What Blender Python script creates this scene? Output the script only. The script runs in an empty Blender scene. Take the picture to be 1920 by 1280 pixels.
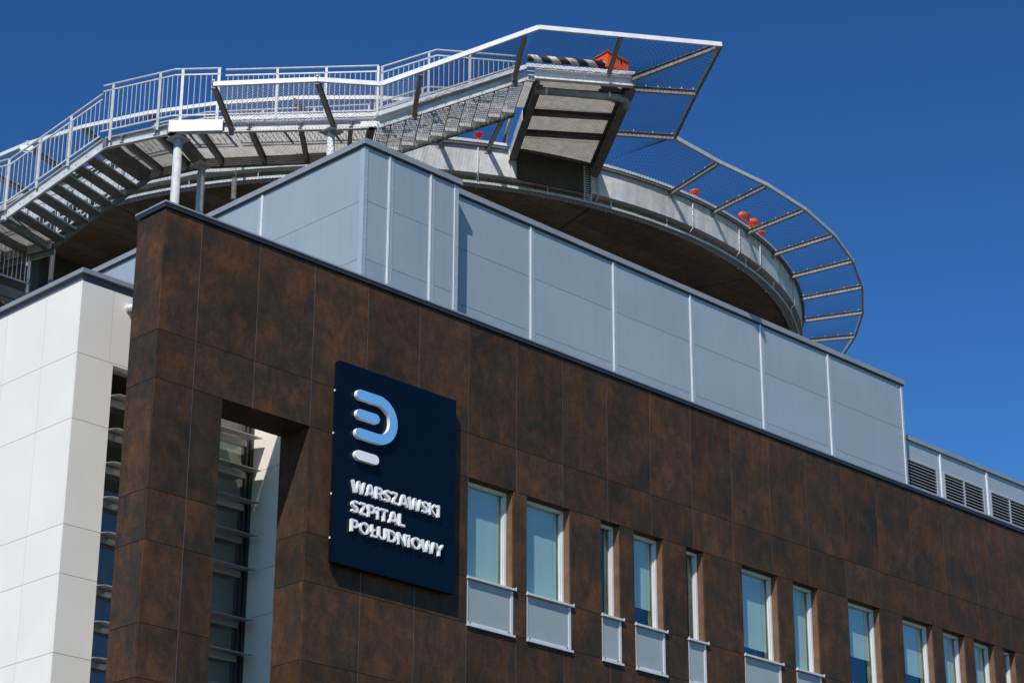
import bpy, math, random
import numpy as np
from mathutils import Vector, Matrix
random.seed(7)
scene = bpy.context.scene
R = math.radians

# ------------------------------------------------------------------ camera
# Origin = eye of the camera, x along the brown front (receding), y into the building, z up; ground at z = -1.7
yaw, pitch, roll = 0.78369585, 0.38498177, 0.00431889
fwd = Vector((math.sin(yaw)*math.cos(pitch), math.cos(yaw)*math.cos(pitch), math.sin(pitch)))
rgt = Vector((math.cos(yaw), -math.sin(yaw), 0)); upv = rgt.cross(fwd)
r2 = rgt*math.cos(roll) + upv*math.sin(roll); u2 = -rgt*math.sin(roll) + upv*math.cos(roll)
cd = bpy.data.cameras.new('camera'); cam = bpy.data.objects.new('camera', cd); scene.collection.objects.link(cam)
M = Matrix((r2, u2, -fwd)).transposed().to_4x4(); cam.matrix_world = M
cd.sensor_width = 36; cd.lens = 4305.8/1920*36; cd.clip_end = 5000; cd.clip_start = 0.1
scene.camera = cam
scene.render.resolution_x = 1024; scene.render.resolution_y = 682

# ------------------------------------------------------------------ world, sun, exposure
SUN = Vector((-0.584, -0.336, 0.739)).normalized()
elev = math.asin(SUN.z); azim = math.atan2(SUN.x, SUN.y)
world = bpy.data.worlds.new('World'); scene.world = world; world.use_nodes = True
wt = world.node_tree; wt.nodes.clear()
wo = wt.nodes.new('ShaderNodeOutputWorld'); bg = wt.nodes.new('ShaderNodeBackground')
sky = wt.nodes.new('ShaderNodeTexSky'); sky.sky_type = 'NISHITA'; sky.sun_disc = False
sky.sun_elevation = elev; sky.sun_rotation = azim % (2*math.pi); sky.altitude = 100
sky.air_density = 1.0; sky.dust_density = 0.1; sky.ozone_density = 3.0
hs = wt.nodes.new('ShaderNodeGamma'); hs.inputs['Gamma'].default_value = 1.7
wt.links.new(sky.outputs[0], hs.inputs['Color']); tm = wt.nodes.new('ShaderNodeMixRGB'); tm.blend_type = 'MULTIPLY'; tm.inputs[0].default_value = 1.0; tm.inputs[2].default_value = (0.225, 0.362, 0.403, 1)
wt.links.new(hs.outputs[0], tm.inputs[1]); wt.links.new(tm.outputs[0], bg.inputs['Color'])
wt.links.new(bg.outputs[0], wo.inputs['Surface']); bg.inputs['Strength'].default_value = 0.10
sd = bpy.data.lights.new('sun', 'SUN'); sd.energy = 5.0; sd.angle = R(0.53); sd.color = (1.0, 0.935, 0.835)
so = bpy.data.objects.new('sun', sd); scene.collection.objects.link(so)
so.rotation_euler = SUN.to_track_quat('Z', 'Y').to_euler()
scene.view_settings.view_transform = 'Standard'; scene.view_settings.look = 'None'
scene.view_settings.exposure = 0.0; scene.view_settings.gamma = 1.0; scene.view_settings.use_curve_mapping = False
scene.cycles.max_bounces = 8; scene.cycles.transparent_max_bounces = 12

# ------------------------------------------------------------------ materials
def newmat(name):
    m = bpy.data.materials.new(name); m.use_nodes = True
    nt = m.node_tree; b = nt.nodes['Principled BSDF']; return m, nt, b
def L(nt, a, b): nt.links.new(a, b)
def noise(nt, vec, scale, detail=4, rough=0.55, dist=0.0):
    n = nt.nodes.new('ShaderNodeTexNoise'); n.inputs['Scale'].default_value = scale; n.inputs['Detail'].default_value = detail
    n.inputs['Roughness'].default_value = rough; n.inputs['Distortion'].default_value = dist
    if vec is not None: L(nt, vec, n.inputs['Vector'])
    return n
def ramp(nt, fac, stops):
    r = nt.nodes.new('ShaderNodeValToRGB'); e = r.color_ramp.elements
    while len(e) > 1: e.remove(e[-1])
    e[0].position = stops[0][0]; e[0].color = (*stops[0][1], 1)
    for p, c in stops[1:]:
        x = e.new(p); x.color = (*c, 1)
    L(nt, fac, r.inputs[0]); return r
def coords(nt, rand=0.0, scale=(1, 1, 1)):
    tc = nt.nodes.new('ShaderNodeTexCoord'); mp = nt.nodes.new('ShaderNodeMapping'); mp.inputs['Scale'].default_value = scale
    L(nt, tc.outputs['Object'], mp.inputs['Vector'])
    if rand:
        oi = nt.nodes.new('ShaderNodeObjectInfo'); mu = nt.nodes.new('ShaderNodeVectorMath'); mu.operation = 'SCALE'
        cb = nt.nodes.new('ShaderNodeCombineXYZ')
        for k in range(3): L(nt, oi.outputs['Random'], cb.inputs[k])
        L(nt, cb.outputs[0], mu.inputs[0]); mu.inputs['Scale'].default_value = rand; L(nt, mu.outputs[0], mp.inputs['Location'])
    return mp.outputs[0]
def mixc(nt, fac, a, b, mode='MIX'):
    m = nt.nodes.new('ShaderNodeMixRGB'); m.blend_type = mode
    for i, x in ((0, fac), (1, a), (2, b)):
        if isinstance(x, (int, float)): m.inputs[i].default_value = x
        elif isinstance(x, tuple): m.inputs[i].default_value = (*x, 1)
        else: L(nt, x, m.inputs[i])
    return m.outputs[0]
def simple(name, col, rough=0.5, metal=0.0, var=0.12, scale=3.0, bump=0.0, spec=0.5, rand=7.0, stretch=(1, 1, 1)):
    m, nt, b = newmat(name); v = coords(nt, rand, stretch)
    n = noise(nt, v, scale, 5, 0.6)
    lo = tuple(c*(1-var) for c in col); hi = tuple(min(1, c*(1+var)) for c in col)
    r = ramp(nt, n.outputs['Fac'], [(0.3, lo), (0.7, hi)])
    L(nt, r.outputs[0], b.inputs['Base Color']); b.inputs['Roughness'].default_value = rough; b.inputs['Metallic'].default_value = metal
    b.inputs['Specular IOR Level'].default_value = spec
    if bump:
        bp = nt.nodes.new('ShaderNodeBump'); bp.inputs['Strength'].default_value = bump; bp.inputs['Distance'].default_value = 0.01
        n2 = noise(nt, v, scale*12, 4); L(nt, n2.outputs['Fac'], bp.inputs['Height']); L(nt, bp.outputs[0], b.inputs['Normal'])
    return m

def sheet_mat(name, c):
    m, nt, b = newmat(name); v = coords(nt, 9.0); n = noise(nt, v, 0.9, 4, 0.5)
    r = ramp(nt, n.outputs['Fac'], [(0.3, tuple(x*0.955 for x in c)), (0.7, tuple(x*1.04 for x in c))])
    sv = coords(nt, 17.0, (9, 9, 0.35)); n2 = noise(nt, sv, 1.0, 5, 0.65); st = ramp(nt, n2.outputs['Fac'], [(0.30, (0.965, 0.965, 0.967)), (0.55, (1.0, 1.0, 1.0))])
    sp = noise(nt, coords(nt, 5.0), 22.0, 2, 0.5); ss = ramp(nt, sp.outputs['Fac'], [(0.74, (0, 0, 0)), (0.78, (0.25, 0.25, 0.25))])
    c1 = mixc(nt, 1.0, r.outputs[0], st.outputs[0], 'MULTIPLY'); c1 = mixc(nt, ss.outputs[0], c1, (0.5, 0.52, 0.55))
    oi = nt.nodes.new('ShaderNodeObjectInfo'); tv = ramp(nt, oi.outputs['Random'], [(0.0, (0.965, 0.965, 0.97)), (1.0, (1.03, 1.03, 1.03))]); c1 = mixc(nt, 1.0, c1, tv.outputs[0], 'MULTIPLY')
    L(nt, c1, b.inputs['Base Color']); b.inputs['Roughness'].default_value = 0.42; b.inputs['Specular IOR Level'].default_value = 0.4
    bp = nt.nodes.new('ShaderNodeBump'); bp.inputs['Strength'].default_value = 0.5; bp.inputs['Distance'].default_value = 0.02
    L(nt, noise(nt, coords(nt, 3.0, (1, 1, 0.6)), 1.1, 2, 0.4).outputs['Fac'], bp.inputs['Height']); L(nt, bp.outputs[0], b.inputs['Normal'])
    return m
def brown_mat():
    m, nt, b = newmat('oxidised_brown_ceramic'); v = coords(nt, 61.0)
    n1 = noise(nt, v, 0.9, 5, 0.58, 0.4); n2 = noise(nt, v, 1.6, 8, 0.64, 0.7); n3 = noise(nt, v, 14.0, 5, 0.6)
    st = coords(nt, 37.0, (1.6, 1.6, 1.0)); n4 = noise(nt, st, 1.9, 6, 0.62, 0.4)
    base = ramp(nt, n1.outputs['Fac'], [(0.30, (0.027, 0.026, 0.022)), (0.44, (0.041, 0.029, 0.020)), (0.57, (0.060, 0.033, 0.020)), (0.72, (0.092, 0.044, 0.021))])
    rust = ramp(nt, n2.outputs['Fac'], [(0.43, (0, 0, 0)), (0.76, (0.70, 0.70, 0.70))])
    c1 = mixc(nt, rust.outputs[0], base.outputs[0], (0.130, 0.058, 0.025))
    n5 = noise(nt, coords(nt, 23.0, (7, 7, 2.2)), 1.0, 6, 0.7, 0.2); sk = ramp(nt, n5.outputs['Fac'], [(0.35, (0.80, 0.80, 0.80)), (0.65, (1.16, 1.16, 1.16))])
    c1 = mixc(nt, 1.0, c1, sk.outputs[0], 'MULTIPLY')
    oi = nt.nodes.new('ShaderNodeObjectInfo'); tv = ramp(nt, oi.outputs['Random'], [(0.0, (0.84, 0.85, 0.87)), (1.0, (1.20, 1.14, 1.10))])
    c1 = mixc(nt, 1.0, c1, tv.outputs[0], 'MULTIPLY')
    dk = ramp(nt, n4.outputs['Fac'], [(0.34, (0.65, 0.65, 0.65)), (0.56, (0, 0, 0))])
    c2 = mixc(nt, dk.outputs[0], c1, (0.026, 0.026, 0.0235))
    gr = ramp(nt, n3.outputs['Fac'], [(0.3, (0.82, 0.82, 0.82)), (0.7, (1.16, 1.16, 1.16))])
    c3 = mixc(nt, 1.0, c2, gr.outputs[0], 'MULTIPLY')
    L(nt, c3, b.inputs['Base Color'])
    rr = ramp(nt, n2.outputs['Fac'], [(0.3, (0.42, 0.42, 0.42)), (0.7, (0.6, 0.6, 0.6))]); L(nt, rr.outputs[0], b.inputs['Roughness'])
    b.inputs['Specular IOR Level'].default_value = 0.08
    bp = nt.nodes.new('ShaderNodeBump'); bp.inputs['Strength'].default_value = 0.12; bp.inputs['Distance'].default_value = 0.004
    L(nt, n3.outputs['Fac'], bp.inputs['Height']); L(nt, bp.outputs[0], b.inputs['Normal'])
    return m
def concrete_mat(name, col, streak=0.35, form=False, bump=0.25):
    m, nt, b = newmat(name); v = coords(nt, 0)
    n1 = noise(nt, v, 0.45, 6, 0.65); n2 = noise(nt, v, 6.0, 6, 0.65)
    sv = coords(nt, 0, (2.5, 2.5, 0.25)); n3 = noise(nt, sv, 1.8, 5, 0.6)
    a = ramp(nt, n1.outputs['Fac'], [(0.32, tuple(c*(1-streak) for c in col)), (0.68, tuple(c*(1+streak*0.45) for c in col))])
    f = ramp(nt, n2.outputs['Fac'], [(0.3, (0.85, 0.85, 0.85)), (0.7, (1.1, 1.1, 1.1))])
    g = ramp(nt, n3.outputs['Fac'], [(0.35, (0.74, 0.72, 0.69)), (0.6, (1.05, 1.05, 1.05))])
    c = mixc(nt, 1.0, a.outputs[0], f.outputs[0], 'MULTIPLY'); c = mixc(nt, 0.6, c, g.outputs[0], 'MULTIPLY')
    h = n2.outputs['Fac']
    if form:
        bk = nt.nodes.new('ShaderNodeTexBrick'); tc = coords(nt, 0)
        L(nt, tc, bk.inputs['Vector']); bk.inputs['Scale'].default_value = 1.0; bk.offset = 0.5
        bk.inputs['Brick Width'].default_value = 2.5; bk.inputs['Row Height'].default_value = 0.5; bk.inputs['Mortar Size'].default_value = 0.012
        bk.inputs['Color1'].default_value = (0.80, 0.78, 0.75, 1); bk.inputs['Color2'].default_value = (1.12, 1.08, 1.0, 1); bk.inputs['Mortar'].default_value = (0.45, 0.43, 0.4, 1)
        c = mixc(nt, 0.85, c, bk.outputs['Color'], 'MULTIPLY')
        ns = noise(nt, v, 0.33, 3, 0.5); rs = ramp(nt, ns.outputs['Fac'], [(0.60, (0, 0, 0)), (0.70, (0.6, 0.6, 0.6))])
        c = mixc(nt, rs.outputs[0], c, (0.20, 0.13, 0.055))
    L(nt, c, b.inputs['Base Color']); b.inputs['Roughness'].default_value = 0.85; b.inputs['Specular IOR Level'].default_value = 0.25
    bp = nt.nodes.new('ShaderNodeBump'); bp.inputs['Strength'].default_value = bump; bp.inputs['Distance'].default_value = 0.01
    L(nt, h, bp.inputs['Height']); L(nt, bp.outputs[0], b.inputs['Normal'])
    return m
def glass_mat(name, tint, base=0.16, ior=1.55, refl=(0.85, 0.93, 1.0)):
    m = bpy.data.materials.new(name); m.use_nodes = True; nt = m.node_tree; nt.nodes.clear()
    o = nt.nodes.new('ShaderNodeOutputMaterial'); t = nt.nodes.new('ShaderNodeBsdfTransparent'); g = nt.nodes.new('ShaderNodeBsdfGlossy')
    t.inputs[0].default_value = (*tint, 1); g.inputs[0].default_value = (*refl, 1); g.inputs['Roughness'].default_value = 0.012
    lw = nt.nodes.new('ShaderNodeLayerWeight'); lw.inputs['Blend'].default_value = 0.5; fr = nt.nodes.new('ShaderNodeMath'); fr.operation = 'POWER'; fr.inputs[1].default_value = 3.0; L(nt, lw.outputs['Facing'], fr.inputs[0])
    ad = nt.nodes.new('ShaderNodeMath'); ad.operation = 'MULTIPLY_ADD'; ad.inputs[1].default_value = 0.8; ad.inputs[2].default_value = base; ad.use_clamp = True
    v = coords(nt, 11.0); n = noise(nt, v, 0.8, 2); bp = nt.nodes.new('ShaderNodeBump'); bp.inputs['Strength'].default_value = 0.05; bp.inputs['Distance'].default_value = 0.05
    L(nt, n.outputs['Fac'], bp.inputs['Height']); L(nt, bp.outputs[0], g.inputs['Normal'])
    mx = nt.nodes.new('ShaderNodeMixShader'); L(nt, fr.outputs[0], ad.inputs[0]); L(nt, ad.outputs[0], mx.inputs[0])
    L(nt, t.outputs[0], mx.inputs[1]); L(nt, g.outputs[0], mx.inputs[2]); L(nt, mx.outputs[0], o.inputs['Surface'])
    return m
def stripe_mat():
    m, nt, b = newmat('black_and_white_striped_foam'); tc = nt.nodes.new('ShaderNodeTexCoord')
    dp = nt.nodes.new('ShaderNodeVectorMath'); dp.operation = 'DOT_PRODUCT'; dp.inputs[1].default_value = (0.809, -0.588, 1.1); L(nt, tc.outputs['Object'], dp.inputs[0])
    sn = nt.nodes.new('ShaderNodeMath'); sn.operation = 'MULTIPLY'; sn.inputs[1].default_value = 2*math.pi/0.40; L(nt, dp.outputs['Value'], sn.inputs[0])
    si = nt.nodes.new('ShaderNodeMath'); si.operation = 'SINE'; L(nt, sn.outputs[0], si.inputs[0])
    r = ramp(nt, si.outputs[0], [(0.06, (0.012, 0.012, 0.014)), (0.14, (0.62, 0.55, 0.50))])
    n = noise(nt, tc.outputs['Object'], 5, 5); d = ramp(nt, n.outputs['Fac'], [(0.35, (0.6, 0.5, 0.4)), (0.6, (1, 1, 1))])
    L(nt, mixc(nt, 1.0, r.outputs[0], d.outputs[0], 'MULTIPLY'), b.inputs['Base Color']); b.inputs['Roughness'].default_value = 0.7
    return m
def board_mat():
    m, nt, b = newmat('gloss_navy_sign_sheet'); v = coords(nt, 0)
    n = noise(nt, v, 1.2, 3); r = ramp(nt, n.outputs['Fac'], [(0.3, (0.0012, 0.005, 0.013)), (0.7, (0.0018, 0.0065, 0.017))]); L(nt, r.outputs[0], b.inputs['Base Color'])
    b.inputs['Roughness'].default_value = 0.25; b.inputs['Specular IOR Level'].default_value = 0.17
    bp = nt.nodes.new('ShaderNodeBump'); bp.inputs['Strength'].default_value = 0.06; bp.inputs['Distance'].default_value = 0.05
    L(nt, noise(nt, v, 0.9, 2).outputs['Fac'], bp.inputs['Height']); L(nt, bp.outputs[0], b.inputs['Normal'])
    return m

MT = dict(
    brown=brown_mat(),
    void=simple('dark_cavity', (0.012, 0.012, 0.012), 0.9, var=0.1),
    anthracite=simple('anthracite_coping', (0.022, 0.023, 0.026), 0.45, var=0.12),
    copepale=simple('pale_coping_sheet', (0.27, 0.285, 0.31), 0.42, 0.15, var=0.10, scale=1.5),
    reveal=simple('copper_brown_reveal', (0.15, 0.078, 0.044), 0.5, var=0.25, scale=4),
    gravel=simple('roof_gravel', (0.11, 0.10, 0.09), 0.9, var=0.3, scale=20),
    copelight=simple('grey_coping_sheet', (0.17, 0.18, 0.20), 0.42, 0.2, var=0.10, scale=1.5),
    strip=simple('aluminium_profile', (0.50, 0.46, 0.43), 0.4, 0.4, var=0.2),
    white=simple('off_white_cladding', (0.748, 0.712, 0.655), 0.55, var=0.035, scale=0.8, spec=0.35),
    wfascia=simple('grey_fascia', (0.13, 0.135, 0.15), 0.5, var=0.08),
    grey=sheet_mat('blue_grey_sandwich_panel', (0.285, 0.33, 0.378)),
    greytrim=simple('blue_grey_trim', (0.31, 0.36, 0.42), 0.42, 0.0, var=0.06, scale=2),
    brighttrim=simple('bare_aluminium_trim', (0.78, 0.78, 0.78), 0.35, 0.15, var=0.1),
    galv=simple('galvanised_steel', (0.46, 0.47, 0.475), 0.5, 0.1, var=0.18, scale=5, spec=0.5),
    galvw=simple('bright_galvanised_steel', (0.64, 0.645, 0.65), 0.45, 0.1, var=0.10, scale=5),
    galvd=simple('shade_toned_galvanised_steel', (0.125, 0.125, 0.12), 0.6, 0.1, var=0.25, scale=4),  # same steel coloured darker, shade put into the colour of shaded parts
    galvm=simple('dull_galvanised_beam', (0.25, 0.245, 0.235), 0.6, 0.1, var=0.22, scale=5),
    galvr=simple('galvanised_railing_steel', (0.46, 0.47, 0.475), 0.45, 0.1, var=0.16, scale=6),
    galvg=simple('galvanised_grating', (0.40, 0.395, 0.385), 0.55, 0.1, var=0.2, scale=5),
    stripwall=simple('stairwell_wall', (0.42, 0.42, 0.39), 0.8, var=0.1),
    wire=simple('steel_net_wire', (0.02, 0.022, 0.028), 0.5, 0.0, var=0.1),
    rim=concrete_mat('pale_rim_concrete', (0.58, 0.59, 0.60), 0.26, bump=0.3),
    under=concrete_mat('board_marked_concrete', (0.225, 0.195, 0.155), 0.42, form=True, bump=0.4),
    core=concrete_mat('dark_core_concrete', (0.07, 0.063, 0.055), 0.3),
    alu=simple('silver_window_aluminium', (0.60, 0.60, 0.585), 0.45, 0.0, var=0.06),
    glass=glass_mat('window_glass', (0.82, 0.95, 0.93), 0.13),
    darkglass=glass_mat('dark_strip_glass', (0.66, 0.70, 0.68), 0.10, refl=(0.85, 0.86, 0.88)),
    blind=simple('pale_roller_blind', (0.49, 0.56, 0.53), 0.8, var=0.05, scale=1.2),
    curtain=simple('yellowish_curtain', (0.50, 0.52, 0.33), 0.8, var=0.2, scale=6),
    room=simple('dim_room_wall', (0.10, 0.10, 0.085), 0.9, var=0.2),
    spandrel=simple('satin_grey_spandrel', (0.285, 0.325, 0.335), 0.4, 0.0, var=0.06, scale=1.5),
    wboard=simple('brushed_sill_aluminium', (0.56, 0.57, 0.59), 0.4, 0.1, var=0.06),
    orange=simple('orange_paint', (0.85, 0.11, 0.02), 0.4, var=0.12, scale=6),
    red=simple('red_lamp_plastic', (0.62, 0.03, 0.012), 0.3, var=0.2, scale=8),
    stripe=stripe_mat(), board=board_mat(),
    lblue=simple('light_blue_letter_face', (0.16, 0.42, 0.78), 0.4, var=0.03),
    lwhite=simple('white_letter_acrylic', (0.80, 0.81, 0.83), 0.4, var=0.03),
    black=simple('black_lens', (0.01, 0.01, 0.01), 0.2, var=0.1),
    camwhite=simple('white_camera_plastic', (0.75, 0.75, 0.72), 0.4, var=0.04),
    blade=simple('grey_sunshade_sheet', (0.40, 0.39, 0.37), 0.5, 0.1, var=0.1, scale=2),
    dframe=simple('dark_window_frame', (0.035, 0.038, 0.042), 0.4, var=0.1),
    slat=simple('silver_louvre_slat', (0.42, 0.44, 0.46), 0.45, 0.2, var=0.08),
    ground=concrete_mat('ground_paving', (0.115, 0.10, 0.08), 0.3),
    sign_g=simple('pale_green_sign_box', (0.62, 0.74, 0.60), 0.5, var=0.1),
    leaf=simple('tree_leaf', (0.045, 0.085, 0.022), 0.6, var=0.35, scale=9),
    bark=simple('tree_bark', (0.09, 0.07, 0.05), 0.9, var=0.3),
)

# ------------------------------------------------------------------ mesh helpers
col = scene.collection
def V(*a): return np.array(a, float)
class MB:
    def __init__(s): s.v = []; s.f = []
    def add(s, vs, fs):
        n = len(s.v); s.v += [tuple(map(float, p)) for p in vs]; s.f += [tuple(n+i for i in f) for f in fs]
    def hexa(s, p):  # p: 8 points, bottom 4 then top 4
        s.add(p, [(0, 3, 2, 1), (4, 5, 6, 7), (0, 1, 5, 4), (1, 2, 6, 5), (2, 3, 7, 6), (3, 0, 4, 7)]); return s
    def box(s, x0, x1, y0, y1, z0, z1):
        return s.hexa([(x0, y0, z0), (x1, y0, z0), (x1, y1, z0), (x0, y1, z0), (x0, y0, z1), (x1, y0, z1), (x1, y1, z1), (x0, y1, z1)])
    def obox(s, o, a, b, c):   # origin corner and three edge vectors
        o, a, b, c = map(np.asarray, (o, a, b, c))
        return s.hexa([o, o+a, o+a+b, o+b, o+c, o+a+c, o+a+b+c, o+b+c])
    def beam(s, A, B, w, h, up=(0, 0, 1), off=0.0):  # rectangular bar, axis A-B; w sideways, h along up
        A, B, up = V(*A), V(*B), V(*up); d = B-A; d /= np.linalg.norm(d)
        sd = np.cross(d, up); sd /= np.linalg.norm(sd); u = np.cross(sd, d)
        A = A+u*off; B = B+u*off
        q = [(-w/2, -h/2), (w/2, -h/2), (w/2, h/2), (-w/2, h/2)]
        p = [A+sd*x+u*y for x, y in q]+[B+sd*x+u*y for x, y in q]
        s.add(p, [(0, 1, 2, 3), (7, 6, 5, 4), (0, 4, 5, 1), (1, 5, 6, 2), (2, 6, 7, 3), (3, 7, 4, 0)]); return s
    def ibeam(s, A, B, w, h, t=0.01, up=(0, 0, 1)):
        s.beam(A, B, w, t, up, h/2-t/2); s.beam(A, B, w, t, up, -h/2+t/2); s.beam(A, B, t*0.8, h-2*t, up); return s
    def channel(s, A, B, w, h, side, t=0.012, up=(0, 0, 1)):  # web outside, flanges towards -side
        A, B = V(*A), V(*B); sv = V(*side)
        s.beam(A, B, t, h-2*t, up); 
        for k in (1, -1): s.beam(A+sv*(w/2-t/2), B+sv*(w/2-t/2), w, t, up, k*(h/2-t/2))
        return s
    def tube(s, pts, r, n=6, cap=True):
        pts = [V(*p) for p in pts]; rings = []; 
        for i, p in enumerate(pts):
            d = (pts[min(i+1, len(pts)-1)]-pts[max(i-1, 0)]); d /= (np.linalg.norm(d)+1e-12)
            up = V(0, 0, 1) if abs(d[2]) < 0.9 else V(1, 0, 0)
            a = np.cross(d, up); a /= np.linalg.norm(a); b = np.cross(a, d); rr = r[i] if isinstance(r, (list, tuple)) else r
            rings.append([p+rr*(math.cos(2*math.pi*k/n)*a+math.sin(2*math.pi*k/n)*b) for k in range(n)])
        vs = [q for g in rings for q in g]; fs = []
        for i in range(len(pts)-1):
            for k in range(n):
                fs.append((i*n+k, i*n+(k+1) % n, (i+1)*n+(k+1) % n, (i+1)*n+k))
        if cap: fs.append(tuple(range(n-1, -1, -1))); fs.append(tuple(range((len(pts)-1)*n, len(pts)*n)))
        s.add(vs, fs); return s
    def prism(s, poly, d):   # polygon points extruded by vector d
        poly = [V(*p) for p in poly]; d = V(*d); n = len(poly)
        s.add(poly+[p+d for p in poly], [tuple(range(n-1, -1, -1)), tuple(range(n, 2*n))]+[(i, (i+1) % n, n+(i+1) % n, n+i) for i in range(n)]); return s
    def grating(s, O, a, b, pitch=0.034, t=0.004, h=0.03, rods=0.04):  # bars along a, spaced along b, hanging below plane O
        O, a, b = V(*O), V(*a), V(*b); la, lb = np.linalg.norm(a), np.linalg.norm(b); bd = b/lb; ad = a/la; z = V(0, 0, h)
        k = 0.0
        while k <= lb-t:
            s.obox(O+bd*k, a, bd*t, z); k += pitch
        k = rods/2
        while k < la:
            s.obox(O+ad*k+V(0, 0, 0.001), ad*0.004, b, V(0, 0, h-0.002)); k += rods
        return s
    def mesh(s, name, mats, org=(0, 0, 0), smooth=False):
        me = bpy.data.meshes.new(name); o = V(*org)
        me.from_pydata([tuple(V(*p)-o) for p in s.v], [], s.f)
        for m in (mats if isinstance(mats, (list, tuple)) else [mats]): me.materials.append(MT[m])
        me.update()
        if smooth: me.shade_smooth()
        return me
LOC = {}
def link(o, parent=None, loc=(0, 0, 0)):
    col.objects.link(o)
    if parent is not None:
        o.parent = parent; pl = LOC[parent.name]; o.location = V(*loc)-pl
    else: o.location = loc
    LOC[o.name] = V(*loc); return o
def tag(o, label=None, cat=None, group=None, kind=None):
    for k, v in (('label', label), ('category', cat), ('group', group), ('kind', kind)):
        if v: o[k] = v
    return o
def thing(name, loc, label, cat, group=None):
    o = bpy.data.objects.new(name, None); o.empty_display_size = 0.2; link(o, None, loc); return tag(o, label, cat, group)
def part(name, mb, mat, parent, label=None, kind=None, smooth=False):
    loc = LOC[parent.name]; me = mb.mesh(name, mat, loc, smooth); o = bpy.data.objects.new(name, me); link(o, parent, loc)
    return tag(o, label, None, None, kind)
def single(name, mb, mat, loc, label, cat, group=None, kind=None, smooth=False):
    o = bpy.data.objects.new(name, mb.mesh(name, mat, loc, smooth)); link(o, None, loc); return tag(o, label, cat, group, kind)
CACHE = {}
def slab(name, x0, x1, y0, y1, z0, z1, mat, parent):   # box part that shares its mesh with equal ones
    if x1-x0 < 0.004 or y1-y0 < 0.002 or z1-z0 < 0.004: return None
    key = (name, mat, round(x1-x0, 3), round(y1-y0, 3), round(z1-z0, 3))
    if key not in CACHE:
        a, b, c = (x1-x0)/2, (y1-y0)/2, (z1-z0)/2; CACHE[key] = MB().box(-a, a, -b, b, -c, c).mesh(name, mat)
    o = bpy.data.objects.new(name, CACHE[key]); return link(o, parent, ((x0+x1)/2, (y0+y1)/2, (z0+z1)/2))

# ------------------------------------------------------------------ ground
GZ = -1.7
g = single('ground', MB().box(-400, 600, -400, 700, GZ-1, GZ), 'ground', (0, 0, GZ), None, None, kind='structure')

# ------------------------------------------------------------------ brown building
F = 27.4; BX0 = 19.50; BX1 = 56.0; TOP = 15.73
brown = thing('brown_building', (30, F, GZ), 'long hospital building clad in rust brown oxidised panels, with narrow windows and a tall opening', 'building')
PIT = 1.1992; VJ = [BX0] + [20.24+PIT*k for k in range(0, 31)]
ROWS = [(13.637, TOP-0.012), (12.826, 13.637), (11.028, 12.826), (10.217, 11.028), (8.93, 10.217), (8.1, 8.93), (6.2, 8.1)]
PX0, PX1 = 20.832, 22.635       # the tall opening
WIN = [(26.25, 27.36), (27.70, 28.82), (29.63, 30.15), (30.53, 31.35), (32.01, 32.52), (33.66, 34.77), (35.25, 36.05), (37.05, 38.14), (38.92, 40.01), (40.38, 41.19), (41.53, 42.32), (42.66, 43.15), (44.3, 45.4), (46.0, 47.1)]
GAP = 0.0045
def pan(x0, x1, z0, z1): slab('cladding_panel', x0+GAP, x1-GAP, F, F+0.035, z0+GAP, z1-GAP, 'brown', brown)
strips = MB()
for ri, (z0, z1) in enumerate(ROWS):
    if ri in (2, 3):
        edges = [26.25-0.0] ; segs = []
        cols_ = [x for x in VJ if x <= 26.25]
        xs = cols_ if abs(cols_[-1]-26.25) < 0.05 else cols_+[26.25]
        xs[-1] = 26.25
        for a, b in zip(xs[:-1], xs[1:]): segs.append((a, b))
        for (a, b), (c, d) in zip(WIN[:-1], WIN[1:]): segs.append((b, c))
        segs.append((WIN[-1][1], BX1))
    else: segs = list(zip(VJ[:-1], VJ[1:]))
    for a, b in segs:
        if ri >= 2 and z1 < 12.9:   # cut out the tall opening
            if b <= PX0 or a >= PX1-0.02: pass
            elif a < PX0: b = PX0
            else: continue
        pan(a, b, z0, z1)
        if ri not in (2, 3) or a < 26: strips.box(b-0.0035, b+0.0035, F+0.004, F+0.03, z0+0.004, z1-0.004) if b < BX1-0.5 and not (ri >= 2 and PX0-0.1 < b < PX0+0.1) else None
part('joint_profile', strips, 'strip', brown, kind='stuff')
# backing wall (cut round openings), body
bw = MB()
Y0, Y1 = F+0.036, F+0.30
bw.box(BX0+0.06, BX1, Y0, F+0.70, 12.87, TOP-0.02)
bw.box(BX0+0.06, PX0-0.04, Y0, F+0.70, GZ, 12.87)
bw.box(PX1+0.04, WIN[0][0]-0.02, Y0, F+0.70, GZ, 12.87)
for (a, b), (c, d) in zip(WIN[:-1], WIN[1:]): bw.box(b+0.02, c-0.02, Y0, Y1, 10.14, 12.87)
bw.box(WIN[-1][1]+0.02, BX1, Y0, Y1, 10.14, 12.87)
bw.box(WIN[0][0]-0.02, BX1, Y0, Y1, GZ, 10.14)
part('backing_wall', bw, 'void', brown)
rm = MB(); rm.box(26.0, BX1, F+1.9, F+2.0, 9.9, 13.0); rm.box(26.0, BX1, F+0.302, F+1.9, 9.6, 9.7); rm.box(26.0, BX1, F+0.302, F+1.9, 12.9, 13.0)
for k in range(1, 9): rm.box(26.0+k*2.45+1.12, 26.0+k*2.45+1.2, F+0.42, F+1.9, 9.7, 12.9)
rm.box(26.0, 26.1, F+0.302, F+1.9, 9.7, 12.9); part('interior_wall', rm, 'room', brown)
# narrow end face and its rows
for (z0, z1) in ROWS:
    slab('end_panel', BX0, BX0+0.035, F+0.0365, F+0.74, z0+GAP, z1-GAP, 'brown', brown)
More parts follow.
